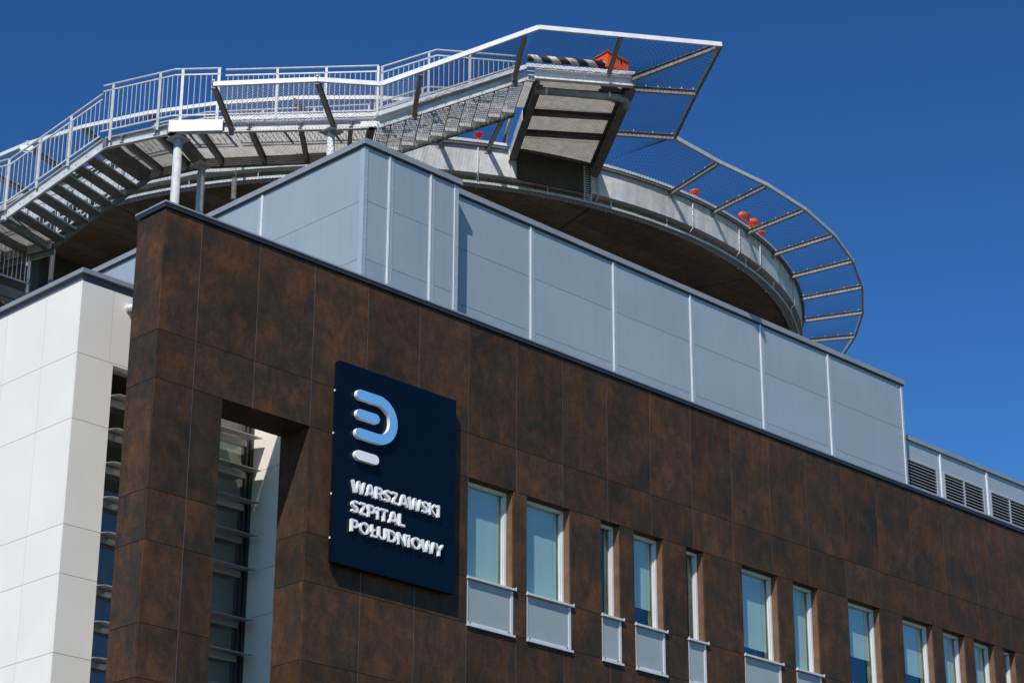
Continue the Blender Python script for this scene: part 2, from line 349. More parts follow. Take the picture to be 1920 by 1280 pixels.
# back of the free-standing frame
for (z0, z1) in ROWS[:2]: slab('back_panel', BX0+0.036, 23.5, F+0.705, F+0.74, z0+GAP, z1-GAP, 'brown', brown)
for (z0, z1) in ROWS[2:]: slab('back_panel', BX0+0.036, PX0-0.036, F+0.705, F+0.74, z0+GAP, z1-GAP, 'brown', brown)
for (z0, z1) in ROWS[2:]: slab('back_panel', PX1+0.036, 23.5, F+0.705, F+0.74, z0+GAP, z1-GAP, 'brown', brown)
# lining of the opening
for a, b in ((PX0, 21.437), (21.437, PX1)): slab('soffit_panel', a+0.004, b-0.004, F+0.037, F+0.74, 12.826, 12.862, 'brown', brown)
for (z0, z1) in ROWS[2:]:
    slab('reveal_panel', PX1, PX1+0.034, F+0.037, F+0.74, z0+GAP, z1-GAP, 'brown', brown)
    slab('reveal_panel', PX0-0.034, PX0, F+0.037, F+0.74, z0+GAP, z1-GAP, 'brown', brown)
# coping
cp = MB(); cp.box(BX0-0.04, BX1, F-0.04, F+0.78, TOP+0.075, TOP+0.105); part('coping', cp, 'copepale', brown)
cp = MB(); cp.box(BX0-0.03, BX1, F-0.03, F+0.77, TOP, TOP+0.074); part('coping_fascia', cp, 'anthracite', brown)
rf = MB(); rf.box(23.6, BX1, F+0.78, 60, 15.0, 15.3); part('flat_roof', rf, 'gravel', brown)
sw = MB(); sw.box(23.7, BX1, 29.0, 60, GZ, 15.0); part('inner_block', sw, 'void', brown)

# windows
BL = [0.0, 0.0, 1.0, 0.22, 1.0, 0.12, 0.0, 0.38, 0.36, 0.0, 0.0, 1.0, 0.0, 0.3]
ZS, ZT = 11.05, 12.826
win_desc = ['wide window next to the blue sign, its blind drawn fully down', 'wide window, second from the blue sign', 'narrow slit window, first of the slits right of the two wide windows',
 'medium window between two slit windows', 'narrow slit window left of the wide window', 'wide window right of the second slit', 'medium window with its blind down', 'wide window with its blind half lowered', 'wide window whose blind ends above the sill', None, None, None, None, None]
for i, (a, b) in enumerate(WIN):
    D0 = F+0.175; D1 = F+0.245; ft = 0.04
    fr = MB()
    fr.box(a+0.002, a+0.03, D0, D1, ZS, ZT-0.002); fr.box(b-ft-0.012, b-0.002, D0, D1, ZS, ZT-0.002)
    fr.box(a+0.03, b-ft-0.012, D0, D1, ZT-0.06, ZT-0.002); fr.box(a+0.03, b-ft-0.012, D0, D1, ZS, ZS+0.05)
    # inner sash, stepped back
    fr.box(a+0.032, a+0.055, D0+0.02, D1-0.004, ZS+0.062, ZT-0.087); fr.box(b-ft-0.042, b-ft-0.014, D0+0.018, D1-0.004, ZS+0.062, ZT-0.087)
    w = part('window', fr, 'alu', brown, win_desc[i])
    gp = MB(); gp.add([(a+0.05, D0+0.05, ZS+0.04), (b-ft-0.04, D0+0.05, ZS+0.04), (b-ft-0.04, D0+0.05, ZT-0.07), (a+0.05, D0+0.05, ZT-0.07)], [(0, 1, 2, 3)]); part('glass_pane', gp, 'glass', w)
    hb = BL[i]; zb = ZS+0.04+hb*(ZT-ZS-0.1)
    if hb < 0.99:
        bm = MB(); nf = 16; bx0, bx1 = a+0.0, b-0.10
        for k in range(nf):
            x = bx0+(bx1-bx0)*k/nf; x2 = bx0+(bx1-bx0)*(k+1)/nf; dy = 0.0012*math.sin(k*1.3); dy2 = 0.0012*math.sin((k+1)*1.3)
            yb = D1+0.02; bm.add([(x, yb+dy, zb), (x2, yb+dy2, zb), (x2, yb+dy2, ZT+0.02), (x, yb+dy, ZT+0.02)], [(0, 1, 2, 3)])
        part('roller_blind', bm, 'blind', w)
    cu = MB(); cx = b-0.10
    for k in range(4): cu.tube([(cx+0.028*k, D1+0.07+0.012*(k % 2), ZS), (cx+0.028*k, D1+0.07+0.012*(k % 2), ZT+0.02)], 0.018, 6)
    part('curtain', cu, 'curtain', w, smooth=True)
    # sill board with small end caps
    sb = MB(); sb.box(a-0.015, b+0.035, F-0.050, D0-0.001, ZS-0.048, ZS-0.012)
    sb.box(a-0.021, a-0.0155, F-0.052, F-0.02, ZS-0.052, ZS+0.006); sb.box(b+0.0355, b+0.042, F-0.052, F-0.02, ZS-0.052, ZS+0.012)
    part('sill', sb, 'wboard', w)
    # spandrel panel under the sill
    z0, z1 = 10.16, ZS-0.058
    sf = MB(); sf.box(a+0.006, a+0.018, F-0.004, F+0.06, z0+0.05, z1); sf.box(b-0.055, b-0.004, F-0.004, F+0.06, z0+0.05, z1)
    sf.box(a+0.018, b-0.055, F-0.004, F+0.06, z0+0.05, z0+0.095)
    sf.box(a-0.01, b+0.025, F-0.040, F-0.004, z0+0.008, z0+0.048)
    s2 = part('spandrel_frame', sf, 'wboard', w)
    part('spandrel_panel', MB().box(a+0.019, b-0.056, F+0.018, F+0.035, z0+0.096, z1), 'spandrel', w)
    sc = MB()
    for x in (a+0.07, b-0.11): sc.tube([(x, F-0.007, z0+0.08), (x, F-0.012, z0+0.08)], 0.014, 8)
    part('screw', sc, 'black', w)
    # brown reveal at the right jamb and lintel soffit
    slab('reveal_panel', b+0.001, b+0.019, F+0.0365, D0+0.09, ZS-0.01, ZT, 'reveal', brown)
    slab('reveal_panel', a-0.019, a-0.001, F+0.0365, D0+0.09, ZS-0.01, ZT, 'reveal', brown)
    slab('lintel_panel', a, b, F+0.0365, D1+0.02, ZT+0.001, ZT+0.02, 'brown', brown)
    slab('inner_lintel', a-0.02, b+0.02, D1+0.021, Y1+0.3, ZT+0.03, ZT+0.05, 'room', brown)

# ------------------------------------------------------------------ hospital sign
sign = thing('hospital_sign', (24.45, 27.25, 10.6), 'tall glossy navy blue hospital sign with raised white lettering WARSZAWSKI SZPITAL POŁUDNIOWY', 'sign')
SX0, SX1, SZ0, SZ1, SY = 23.10, 25.795, 10.595, 14.08, 27.25
for z0, z1 in ((SZ0, 11.735), (11.739, 12.925), (12.929, SZ1)): part('sign_sheet', MB().box(SX0, SX1, SY, SY+0.02, z0, z1), 'board', sign)
part('sign_box', MB().box(SX0+0.004, SX1-0.004, SY+0.021, SY+0.115, SZ0+0.004, SZ1-0.004), 'board', sign)
bk = MB()
for z in (11.0, 11.75, 12.80, 13.55):
    bk.box(SX0-0.010, SX0+0.003, SY+0.08, SY+0.105, z, z+0.035)
part('bracket', bk, 'brighttrim', sign, kind='stuff')
part('hanger_rail', MB().box(SX0+0.3, SX0+0.36, SY+0.116, F-0.001, SZ0+0.1, SZ1-0.1).box(SX1-0.36, SX1-0.3, SY+0.116, F-0.001, SZ0+0.1, SZ1-0.1), 'void', sign)
def outline_bar(x0, x1, zc, hw, n=10):
    P = [(x0+hw-hw*math.sin(math.pi*k/n), zc+hw*math.cos(math.pi*k/n)) for k in range(n+1)]
    P += [(x1-hw+hw*math.sin(math.pi*k/n), zc-hw*math.cos(math.pi*k/n)) for k in range(n+1)]
    return P
def raised(name, poly, face, label=None, depth=0.075):
    m = MB(); P = [(x, SY-depth, z) for x, z in poly]; n = len(P)
    m.prism(P, (0, depth-0.002, 0)); me = m.mesh(name, ['lwhite', face], LOC[sign.name])
    # front face is the first polygon (made convex-safe by tessellation below)
    for pl in me.polygons:
        if len(pl.vertices) > 4 and pl.index == 0: pl.material_index = 1
    o = bpy.data.objects.new(name, me); link(o, sign, LOC[sign.name])
    if label: o['label'] = label
    return o
raised('logo_bar', outline_bar(23.45, 23.965, 13.222, 0.085), 'lblue', 'short light blue bar inside the curved mark')
raised('logo_bar', outline_bar(23.45, 23.972, 12.503, 0.083), 'lwhite', 'short white bar below the blue mark')
def logo_arc():
    cx, cz, ro, ri = 23.94, 13.225, 0.427, 0.253; xl = 23.53; n = 22; hw = (ro-ri)/2
    O = []; I = []
    for k in range(9):   # left cap of the top bar as strip pairs
        pass
    cl = [(xl, cz+(ro+ri)/2)]; 
    for k in range(4): cl.append((xl+(cx-xl)*(k+1)/4, cz+(ro+ri)/2))
    for k in range(1, n+1): a = math.pi/2-math.pi*k/n; cl.append((cx+(ro+ri)/2*math.cos(a), cz+(ro+ri)/2*math.sin(a)))
    for k in range(4): cl.append((cx+(xl-cx)*(k+1)/4, cz-(ro+ri)/2))
    L_, R_ = [], []
    for i, (x, z) in enumerate(cl):
        x0, z0 = cl[max(0, i-1)]; x1, z1 = cl[min(len(cl)-1, i+1)]; d = math.hypot(x1-x0, z1-z0); tx, tz = (x1-x0)/d, (z1-z0)/d
        L_.append((x-tz*hw, z+tx*hw)); R_.append((x+tz*hw, z-tx*hw))
    # end caps
    cap0 = [(xl-hw*math.sin(math.pi*k/10), cl[0][1]+hw*math.cos(math.pi*k/10)) for k in range(11)]
    cap1 = [(xl-hw*math.sin(math.pi*k/10), cl[-1][1]+hw*math.cos(math.pi*k/10)) for k in range(11)]
    m = MB(); dep = 0.075; yf, ybk = SY-dep, SY-0.002
    face = []
    n2 = len(cl)
    vs = [(x, yf, z) for x, z in L_]+[(x, yf, z) for x, z in R_]+[(x, ybk, z) for x, z in L_]+[(x, ybk, z) for x, z in R_]
    fs = []; mi = []
    for i in range(n2-1):
        fs.append((i, n2+i, n2+i+1, i+1)); mi.append(1)
        fs.append((i, i+1, 2*n2+i+1, 2*n2+i)); mi.append(0)
        fs.append((n2+i+1, n2+i, 3*n2+i, 3*n2+i+1)); mi.append(0)
    m.add(vs, fs)
    for cap in (cap0, cap1):
        k0 = len(m.v); k = len(cap); m.v += [(x, yf, z) for x, z in cap]+[(x, ybk, z) for x, z in cap]
        m.f.append(tuple(k0+j for j in range(k))); mi.append(1)
        for j in range(k-1): m.f.append((k0+j, k0+j+1, k0+k+j+1, k0+k+j)); mi.append(0)
    me = m.mesh('logo_arc', ['lwhite', 'lblue'], LOC[sign.name])
    for pl, i in zip(me.polygons, mi): pl.material_index = i
    o = bpy.data.objects.new('logo_arc', me); link(o, sign, LOC[sign.name]); o['label'] = 'large light blue D-shaped curve of the emblem'
logo_arc()
# lettering: strokes of a bold humanist face, one mesh per letter; glyph box is 1 high
def stroke_poly(pts, w):   # mitred ribbon round an open polyline
    P = [np.array(p, float) for p in pts]; Lf, Rt = [], []
    for i, p in enumerate(P):
        if i == 0: t = P[1]-P[0]; t /= np.linalg.norm(t); n = np.array([-t[1], t[0]])*w/2
        elif i == len(P)-1: t = P[-1]-P[-2]; t /= np.linalg.norm(t); n = np.array([-t[1], t[0]])*w/2
        else:
            a = P[i]-P[i-1]; a /= np.linalg.norm(a); b = P[i+1]-P[i]; b /= np.linalg.norm(b)
            na, nb = np.array([-a[1], a[0]]), np.array([-b[1], b[0]]); n = na+nb; n /= np.linalg.norm(n); n = n*min(w/2/max(0.35, n@na), w*1.3)
        Lf.append(p+n); Rt.append(p-n)
    return Lf, Rt
def arc(cx, cy, rx, ry, a0, a1, n=10): return [(cx+rx*math.cos(R(a0+(a1-a0)*k/n)), cy+ry*math.sin(R(a0+(a1-a0)*k/n))) for k in range(n+1)]
T = 0.172
GL = {
 'W': (1.12, [[(0.06, 1), (0.28, 0.03), (0.36, 0.03), (0.56, 0.92), (0.58, 0.92), (0.78, 0.03), (0.86, 0.03), (1.06, 1)]]),
 'A': (0.82, [[(0.07, 0), (0.36, 0.95), (0.46, 0.95), (0.75, 0)], [(0.2, 0.26), (0.62, 0.26)]]),
 'R': (0.70, [[(0.10, 0), (0.10, 1)], [(0.10, 0.91)]+arc(0.36, 0.68, 0.20, 0.23, 90, -90)+[(0.10, 0.45)], [(0.34, 0.46), (0.62, 0)]]),
 'S': (0.62, [[(0.54, 0.86)]+arc(0.32, 0.70, 0.21, 0.21, 70, 230, 8)+[(0.36, 0.50)]+arc(0.30, 0.29, 0.22, 0.20, 45, -120, 9)+[(0.07, 0.17)]]),
 'Z': (0.64, [[(0.07, 0.905), (0.50, 0.905)], [(0.50, 0.93), (0.12, 0.07)], [(0.09, 0.095), (0.60, 0.095)]]),
 'K': (0.70, [[(0.10, 0), (0.10, 1)], [(0.58, 1), (0.20, 0.50), (0.64, 0)]]),
 'I': (0.32, [[(0.16, 0), (0.16, 1)], [(0.02, 0.90), (0.16, 0.90)]]),
 'P': (0.66, [[(0.10, 0), (0.10, 1)], [(0.10, 0.91)]+arc(0.36, 0.65, 0.20, 0.26, 90, -90)+[(0.10, 0.39)]]),
 'T': (0.66, [[(0.02, 0.905), (0.64, 0.905)], [(0.33, 0), (0.33, 0.85)]]),
 'L': (0.56, [[(0.10, 1), (0.10, 0.0)], [(0.10, 0.095), (0.54, 0.095)]]),
 'Ł': (0.60, [[(0.15, 1), (0.15, 0.0)], [(0.15, 0.095), (0.58, 0.095)], [(0.0, 0.36), (0.40, 0.64)]]),
 'O': (0.88, [arc(0.44, 0.5, 0.34, 0.415, 90, 450, 20)]),
 'U': (0.76, [[(0.10, 1), (0.10, 0.36)]+arc(0.38, 0.36, 0.28, 0.27, 180, 360, 9)[1:]+[(0.66, 1)]]),
 'D': (0.80, [[(0.10, 0), (0.10, 1)], [(0.10, 0.905), (0.32, 0.905)]+arc(0.34, 0.5, 0.36, 0.405, 88, -88, 10)+[(0.10, 0.095)]]),
 'N': (0.80, [[(0.10, 0), (0.10, 1)], [(0.12, 0.94), (0.68, 0.06)], [(0.70, 0), (0.70, 1)]]),
 'Y': (0.74, [[(0.06, 1), (0.37, 0.45)], [(0.68, 1), (0.37, 0.45), (0.37, 0)]]),
}
def word(txt, x0, x1, z0, H):
    adv = sum(GL[c][0]+0.055 for c in txt)-0.055; sx = (x1-x0)/adv; x = x0
    for c in txt:
        w, strokes = GL[c]; m = MB()
        for si, st in enumerate(strokes):
            Lf, Rt = stroke_poly([(p[0]*sx/H, p[1]) for p in st], T)
            yf = SY-0.060+0.0012*si; yb = SY-0.002
            for i in range(len(Lf)-1):
                q = [Lf[i], Rt[i], Rt[i+1], Lf[i+1]]
                cl = lambda p: (x+p[0]*H, min(max(p[1], 0.0), 1.0)*H+z0)
                q = [cl(p) for p in q]
                m.prism([(a, yf, b) for a, b in q], (0, yb-yf, 0))
        part('letter', m, 'lwhite', sign); x += (w+0.055)*sx
word('WARSZAWSKI', 23.425, 25.41, 11.848, 0.21)
word('SZPITAL', 23.42, 24.61, 11.502, 0.21)
word('POŁUDNIOWY', 23.42, 25.495, 11.175, 0.21)

# ------------------------------------------------------------------ white building
white = thing('white_building', (21, 29.83, GZ), 'off-white panelled stair tower behind the brown frame, with a tall strip window and sunshades', 'building')
WX, WY = 19.65, 29.83; ZR = [(13.965, 15.25), (12.82, 13.965), (11.03, 12.82), (10.215, 11.03), (8.93, 10.215), (7.2, 8.93), (5.2, 7.2)]
YJ = [WY, 30.85, 32.04, 33.24, 34.44, 35.64, 36.84]
g2 = 0.004
for i, (z0, z1) in enumerate(ZR):
    for a, b in zip(YJ[:-1], YJ[1:]):
        if i == 2 and a > 33.2 and a < 34.0: continue
        slab('wall_panel', WX, WX+0.03, a+(0.032 if a == WY else g2), b-g2, z0+g2, z1-g2, 'white', white)
    if i == 0:
        for a, b in ((WX, 20.295), (20.295, 21.5), (21.5, 22.7), (22.7, 23.5)): slab('wall_panel', a+g2, b-g2, WY, WY+0.03, z0+g2, z1-g2, 'white', white)
    elif i == 1: slab('wall_panel', WX+g2, 20.375, WY, WY+0.03, z0+g2, z1-g2, 'white', white)
    else: slab('wall_panel', WX+g2, 20.375, WY, WY+0.03, z0+g2, z1-g2, 'white', white)
wb = MB(); wb.box(WX+0.04, 20.37, WY+0.04, 37, GZ, 15.25); wb.box(20.37, 24.6, WY+0.04, 37, 14.0, 15.25); wb.box(20.37, 24.6, 31.6, 37, GZ, 14.0)
part('backing_wall', wb, 'room', white)
fs_ = MB(); fs_.box(WX+0.012, WX+0.04, WY+0.012, 37, 15.254, 15.37); fs_.box(WX+0.041, 23.5, WY+0.012, WY+0.04, 15.254, 15.37); part('fascia', fs_, 'wfascia', white)
cc = MB(); cc.box(WX-0.05, 23.6, WY-0.06, 37.2, 15.372, 15.40); cc.box(WX-0.05, 23.6, WY-0.06, WY-0.045, 15.40, 15.452); cc.box(WX-0.05, WX-0.035, WY-0.045, 37.2, 15.40, 15.452); cc.box(WX-0.035, 23.6, WY-0.045, 37.2, 15.43, 15.45)
part('coping', cc, 'copepale', white)
# strip window
SWX0, SWX1, SWY = 20.375, 23.50, 29.95
bladez = [13.93, 13.34, 12.75, 12.17, 11.58, 10.98, 10.10, 9.51, 8.92, 8.33]
slab('strip_soffit', SWX0, SWX1, WY+0.001, SWY+0.2, 13.93, 13.962, 'white', white)
sf = MB(); sf.box(SWX0, SWX0+0.05, SWY, SWY+0.07, 5.5, 13.93); sf.box(SWX1-0.16, SWX1-0.11, SWY, SWY+0.07, 5.5, 13.93); sf.box(SWX1-0.07, SWX1-0.002, SWY-0.01, SWY+0.07, 5.5, 13.93); sf.box(21.9, 21.96, SWY, SWY+0.07, 5.5, 13.93)
sw_ = part('strip_window', sf, 'dframe', white)
for a, b in zip(bladez[:-1], bladez[1:]):
    gp = MB(); gp.add([(SWX0+0.05, SWY+0.03, b+0.05), (SWX1-0.16, SWY+0.03, b+0.05), (SWX1-0.16, SWY+0.03, a-0.05), (SWX0+0.05, SWY+0.03, a-0.05)], [(0, 1, 2, 3)]); part('glass_pane', gp, 'darkglass', sw_)
for k, z in enumerate(bladez[1:]):
    part('frame_rail', MB().box(SWX0+0.05, SWX1-0.16, SWY-0.012, SWY+0.06, z-0.055, z+0.055), 'alu' if k < 3 else 'blade', sw_)  # sunlit top rails coloured paler, lower rails darker: light put into the colour
    part('sunshade_blade', MB().hexa([(SWX0+0.02, 29.58, z+0.005), (SWX1-0.10, 29.58, z+0.005), (SWX1-0.10, SWY-0.014, z+0.07), (SWX0, SWY-0.014, z+0.07), (SWX0, 29.58, z+0.02), (SWX1-0.10, 29.58, z+0.02), (SWX1-0.10, SWY-0.014, z+0.082), (SWX0, SWY-0.014, z+0.082)]), 'blade', white)
    if k > 0: part('bracket', MB().box(20.56, 20.68, 29.84, SWY-0.014, z-0.07, z-0.01), 'alu', white)
sl = MB(); sl.box(20.5, 23.4, 31.3, 31.4, 5, 14); part('interior_wall', sl, 'stripwall', white)
bz = MB()
bz.box(21.97, 23.36, SWY+0.16, SWY+0.17, 12.3, 13.86)
part('roller_blind', bz, 'blind', sw_)
part('inner_screen', MB().box(21.97, 23.36, SWY+0.18, SWY+0.19, 6.0, 12.29), 'stripwall', sw_)
# white return wall
for a, b in ((12.82, 15.2), (11.03, 12.82), (10.215, 11.03), (8.93, 10.215), (7.2, 8.93)): slab('return_panel', 23.50, 23.53, F+0.745, SWY+0.05, a+g2, b-g2, 'white', white)
part('return_wall', MB().box(23.535, 23.69, F+0.745, 31, GZ, 15.2), 'room', white)
# security camera
sc = thing('security_camera', (20.62, WY-0.16, 15.0), 'small white security camera with black lens on the white wall', 'camera')
part('housing', MB().tube([(20.60, WY-0.02, 15.02), (20.60, WY-0.20, 15.0)], 0.06, 16), 'camwhite', sc, smooth=True)
part('lens', MB().tube([(20.60, WY-0.20, 15.0), (20.60, WY-0.222, 14.997)], 0.052, 16), 'black', sc)
part('mount', MB().tube([(20.60, WY-0.001, 15.02), (20.60, WY-0.02, 15.02)], 0.075, 16), 'camwhite', sc)

# ------------------------------------------------------------------ grey rooftop penthouse
pent = thing('rooftop_penthouse', (33, 29.5, 15.3), 'blue-grey metal plant room on the roof directly behind the brown parapet', 'plant room')
PZ0, PZ1 = 15.3, 19.55; A1, A2 = 29.2, 29.5; PXL, PXB, PXR = 25.20, 27.62, 42.45
HZ = [(15.3, 17.24), (17.24, 18.41), (18.41, PZ1)]
def wallrun_x(xs, Y, name='wall_panel', hz=HZ, par=None):
    for a, b in zip(xs[:-1], xs[1:]):
        for z0, z1 in hz: slab(name, a+0.003, b-0.003, Y, Y+0.05, z0+0.004, z1-0.004, 'grey', par or pent)
wallrun_x([PXL+0.05, 25.84, 26.90, PXB-0.05], A1); wallrun_x([PXB+0.0, 29.92, 32.36, 34.80, 37.17, 39.59, PXR-0.0], A2)
for a, b in zip([A1+0.0, 32.30, 35.4, 38.5], [32.30, 35.4, 38.5, 44.0]):
    for z0, z1 in HZ: slab('wall_panel', PXL, PXL+0.05, a+0.053 if a == A1 else a+0.003, b-0.003, z0+0.004, z1-0.004, 'grey', pent)
pb = MB(); pb.box(PXL+0.06, PXB-0.06, A1+0.06, 44, 15.3, PZ1-0.01); pb.box(PXB-0.06, PXR-0.03, A2+0.06, 44, 15.3, PZ1-0.01)
part('inner_frame', pb, 'void', pent); part('end_wall', MB().box(PXR-0.03, PXR-0.002, A2+0.06, 44, 15.3, PZ1-0.01), 'grey', pent)
slab('wall_panel', PXB-0.05, PXB, A1+0.055, A2+0.04, PZ0, PZ1-0.004, 'grey', pent)
rv = MB()
def trim_front(x, Y, z0=PZ0, z1=PZ1-0.03, par=pent):
    part('joint_trim', MB().box(x-0.10, x+0.055, Y-0.008, Y-0.001, z0, z1), 'greytrim', par)
    part('joint_cover', MB().box(x-0.085, x-0.045, Y-0.024, Y-0.0085, z0, z1), 'brighttrim', par)
    z = z0+1.9
    while z < z1:
        for dx in (-0.093, 0.04): rv.tube([(x+dx, Y-0.009, z), (x+dx, Y-0.015, z)], 0.008, 6)
        z += 0.42
for x in (25.88, 26.94): trim_front(x, A1)
for x in (29.97, 32.41, 34.85, 37.22, 39.64): trim_front(x, A2)
part('joint_trim', MB().box(PXL-0.009, PXL-0.002, 32.18, 32.34, PZ0, PZ1-0.03), 'greytrim', pent)
part('joint_cover', MB().box(PXL-0.024, PXL-0.0095, 32.18, 32.23, PZ0, PZ1-0.03), 'brighttrim', pent)
for q in ((PXL-0.01, PXL+0.085, A1-0.010, A1-0.001), (PXL-0.010, PXL-0.001, A1-0.0009, A1+0.11), (PXB-0.10, PXB+0.002, A1-0.010, A1-0.001), (PXR-0.05, PXR+0.012, A2-0.010, A2-0.001)):
    part('corner_trim', MB().box(*q, PZ0, PZ1-0.03), 'greytrim', pent)
part('corner_edge', MB().box(PXR-0.064, PXR-0.052, A2-0.016, A2-0.001, PZ0, PZ1-0.03), 'brighttrim', pent); part('corner_edge', MB().box(PXB-0.115, PXB-0.102, A1-0.016, A1-0.001, PZ0, PZ1-0.03), 'brighttrim', pent)
for k in range(9):
    z = 17.05+k*0.3
    for x, Y in ((PXL+0.06, A1), (PXB-0.05, A1), (PXR-0.03, A2), (PXR-0.2, A2)): rv.tube([(x, Y-0.011, z), (x, Y-0.018, z)], 0.009, 6)
part('rivet', rv, 'brighttrim', pent, kind='stuff')
# parapet coping: flashing profile with a shadow gap below
def cope(mb, mb2, x0, x1, y0, y1, z):
    mb.box(x0, x1, y0, y1, z, z+0.115); mb2.box(x0+0.02, x1-0.02, y0+0.025, y1-0.02, z-0.035, z-0.002)
c1, c2 = MB(), MB()
cope(c1, c2, PXL-0.06, PXB+0.06, A1-0.055, A1+0.16, PZ1); cope(c1, c2, PXB+0.061, PXR+0.06, A2-0.055, A2+0.16, PZ1-0.005)
cope(c1, c2, PXL-0.055, PXL+0.16, A1+0.161, 44, PZ1)
part('coping', c1, 'copepale', pent); part('coping_drip', c2, 'anthracite', pent)
part('roof_sheet', MB().box(PXL+0.16, PXR, A2+0.17, 44, PZ1-0.009, PZ1+0.01), 'gravel', pent)

# low ventilation enclosure with louvres, right of the penthouse
vent = thing('ventilation_enclosure', (47, 29.9, 15.3), 'low blue-grey rooftop enclosure with silver louvre grilles, right end of the roof', 'plant room')
VY = 29.9; vx = [PXR+0.08, 44.42, 46.39, 48.36, 50.33, 52.3]
for k, (a, b) in enumerate(zip(vx[:-1], vx[1:])):
    slab('wall_panel', a+0.003, b-0.003, VY, VY+0.05, 17.98, 18.42, 'grey', vent)
    slab('wall_panel', a+0.003, b-0.003, VY+0.01, VY+0.05, 15.3, 17.2, 'grey', vent)
    lx0, lx1 = a+0.10, b-0.16
    fr = MB(); fr.box(lx0, lx1, VY-0.02, VY+0.05, 17.93, 17.978); fr.box(lx0, lx0+0.045, VY-0.02, VY+0.05, 17.2, 17.93); fr.box(lx1-0.045, lx1, VY-0.02, VY+0.05, 17.2, 17.93)
    xm = (lx0+lx1)/2 if k else lx0+0.42
    fr.box(xm-0.02, xm+0.02, VY-0.018, VY+0.05, 17.2, 17.93)
    gr = part('louvre_grille', fr, 'slat', vent)
    for j in range(9):
        z = 17.22+j*0.078
        part('slat', MB().hexa([(lx0+0.046, VY-0.016, z), (lx1-0.046, VY-0.016, z), (lx1-0.046, VY+0.044, z+0.035), (lx0+0.046, VY+0.044, z+0.035), (lx0+0.046, VY-0.016, z+0.016), (lx1-0.046, VY-0.016, z+0.016), (lx1-0.046, VY+0.044, z+0.05), (lx0+0.046, VY+0.044, z+0.05)]), 'slat', gr)
    for xx0, xx1 in ((a+0.003, lx0-0.002), (lx1+0.002, b-0.003)): slab('wall_panel', xx0, xx1, VY, VY+0.05, 17.204, 17.976, 'grey', vent)
    if k: 
        part('joint_cover', MB().box(a-0.035, a+0.01, VY-0.03, VY-0.001, 15.3, 18.40), 'brighttrim', vent)
        part('joint_trim', MB().box(a+0.011, a+0.075, VY-0.012, VY-0.001, 15.3, 18.40), 'greytrim', vent)
part('inner_frame', MB().box(vx[0], vx[-1], VY+0.20, 40, 15.3, 18.4), 'void', vent)
part('coping', MB().box(vx[0], vx[-1], VY-0.05, VY+0.2, 18.43, 18.53), 'copepale', vent)
part('roof_sheet', MB().box(vx[0], vx[-1], VY+0.2, 40, 18.405, 18.44), 'core', vent)

# ------------------------------------------------------------------ helipad
CX, CY, RR = 38.75, 44.15, 11.63
heli = thing('helipad', (CX, CY, 15.3), 'large round raised concrete helipad above the roof, dark underside and pale rim', 'helipad')
def ring(mb, r0, r1, z0, z1, n=144, a0=0, a1=360):   # annular block
    N = n; vs = []; full = abs(a1-a0) >= 360; cnt = N if full else N+1
    for k in range(cnt):
        a = R(a0+(a1-a0)*k/N); c, s = math.cos(a), math.sin(a)
        vs += [(CX+r0*c, CY+r0*s, z0), (CX+r1*c, CY+r1*s, z0), (CX+r1*c, CY+r1*s, z1), (CX+r0*c, CY+r0*s, z1)]
    fs = []
    for k in range(N):
        i, j = 4*k, 4*((k+1) % cnt)
        fs += [(i, j, j+1, i+1), (i+1, j+1, j+2, i+2), (i+2, j+2, j+3, i+3), (i+3, j+3, j, i)]
    mb.add(vs, fs); return mb
rimm = part('rim', ring(MB(), RR-0.22, RR, 23.36, 24.17), 'rim', heli)
part('rim_cap', ring(MB(), RR-0.24, RR+0.025, 24.172, 24.20), 'galvw', heli)
part('edge_plate', ring(MB(), RR+0.002, RR+0.085, 24.10, 24.168), 'galvw', heli)
um = MB(); n = 144; um.add([(CX, CY, 23.25)]+[(CX+(RR-0.42)*math.cos(2*math.pi*k/n), CY+(RR-0.42)*math.sin(2*math.pi*k/n), 23.25) for k in range(n)], [(0, 1+(k+1) % n, 1+k) for k in range(n)])
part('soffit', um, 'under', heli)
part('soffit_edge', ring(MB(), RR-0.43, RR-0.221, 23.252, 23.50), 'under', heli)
dk = MB(); dk.add([(CX, CY, 24.16)]+[(CX+(RR-0.22)*math.cos(2*math.pi*k/n), CY+(RR-0.22)*math.sin(2*math.pi*k/n), 24.16) for k in range(n)], [(0, 1+k, 1+(k+1) % n) for k in range(n)])
part('deck', dk, 'rim', heli)
# downstand ribs under the slab follow the pour joints
rb = MB()
for k in range(12):
    a = R(15+30*k); c, s = math.cos(a), math.sin(a); rb.beam((CX+3*c, CY+3*s, 23.245), (CX+11.1*c, CY+11.1*s, 23.245), 0.02, 0.012)
part('pour_joint', rb, 'core', heli)
# cable tray ring: two lips and rungs
tr = MB(); r0, r1 = RR-0.30, RR-0.10
ring(tr, r1, r1+0.006, 23.14, 23.20); ring(tr, r0, r0+0.006, 23.14, 23.20)
for k in range(720):
    a = R(k*0.5); 
    if -200 < ((k*0.5+180) % 360)-180 and True:
        c, s = math.cos(a), math.sin(a); tr.beam((CX+r0*c, CY+r0*s, 23.147), (CX+r1*c, CY+r1*s, 23.147), 0.07, 0.004)
part('cable_tray', tr, 'galv', heli)
for k in range(42):
    a = R(-95.0-8.4*k+0.0); c, s = math.cos(a), math.sin(a)
    m = MB()
    for rr in (RR-0.09, RR-0.31): m.box(-0.012, 0.012, -0.012, 0.012, 0, 0.28) if False else m.beam((CX+rr*c, CY+rr*s, 23.12), (CX+rr*c, CY+rr*s, 23.40), 0.03, 0.012, (-s, c, 0))
    part('tray_hanger', m, 'galvw', heli)
part('edge_rail', ring(MB(), RR+0.03, RR+0.075, 24.03, 24.07), 'galvd', heli)
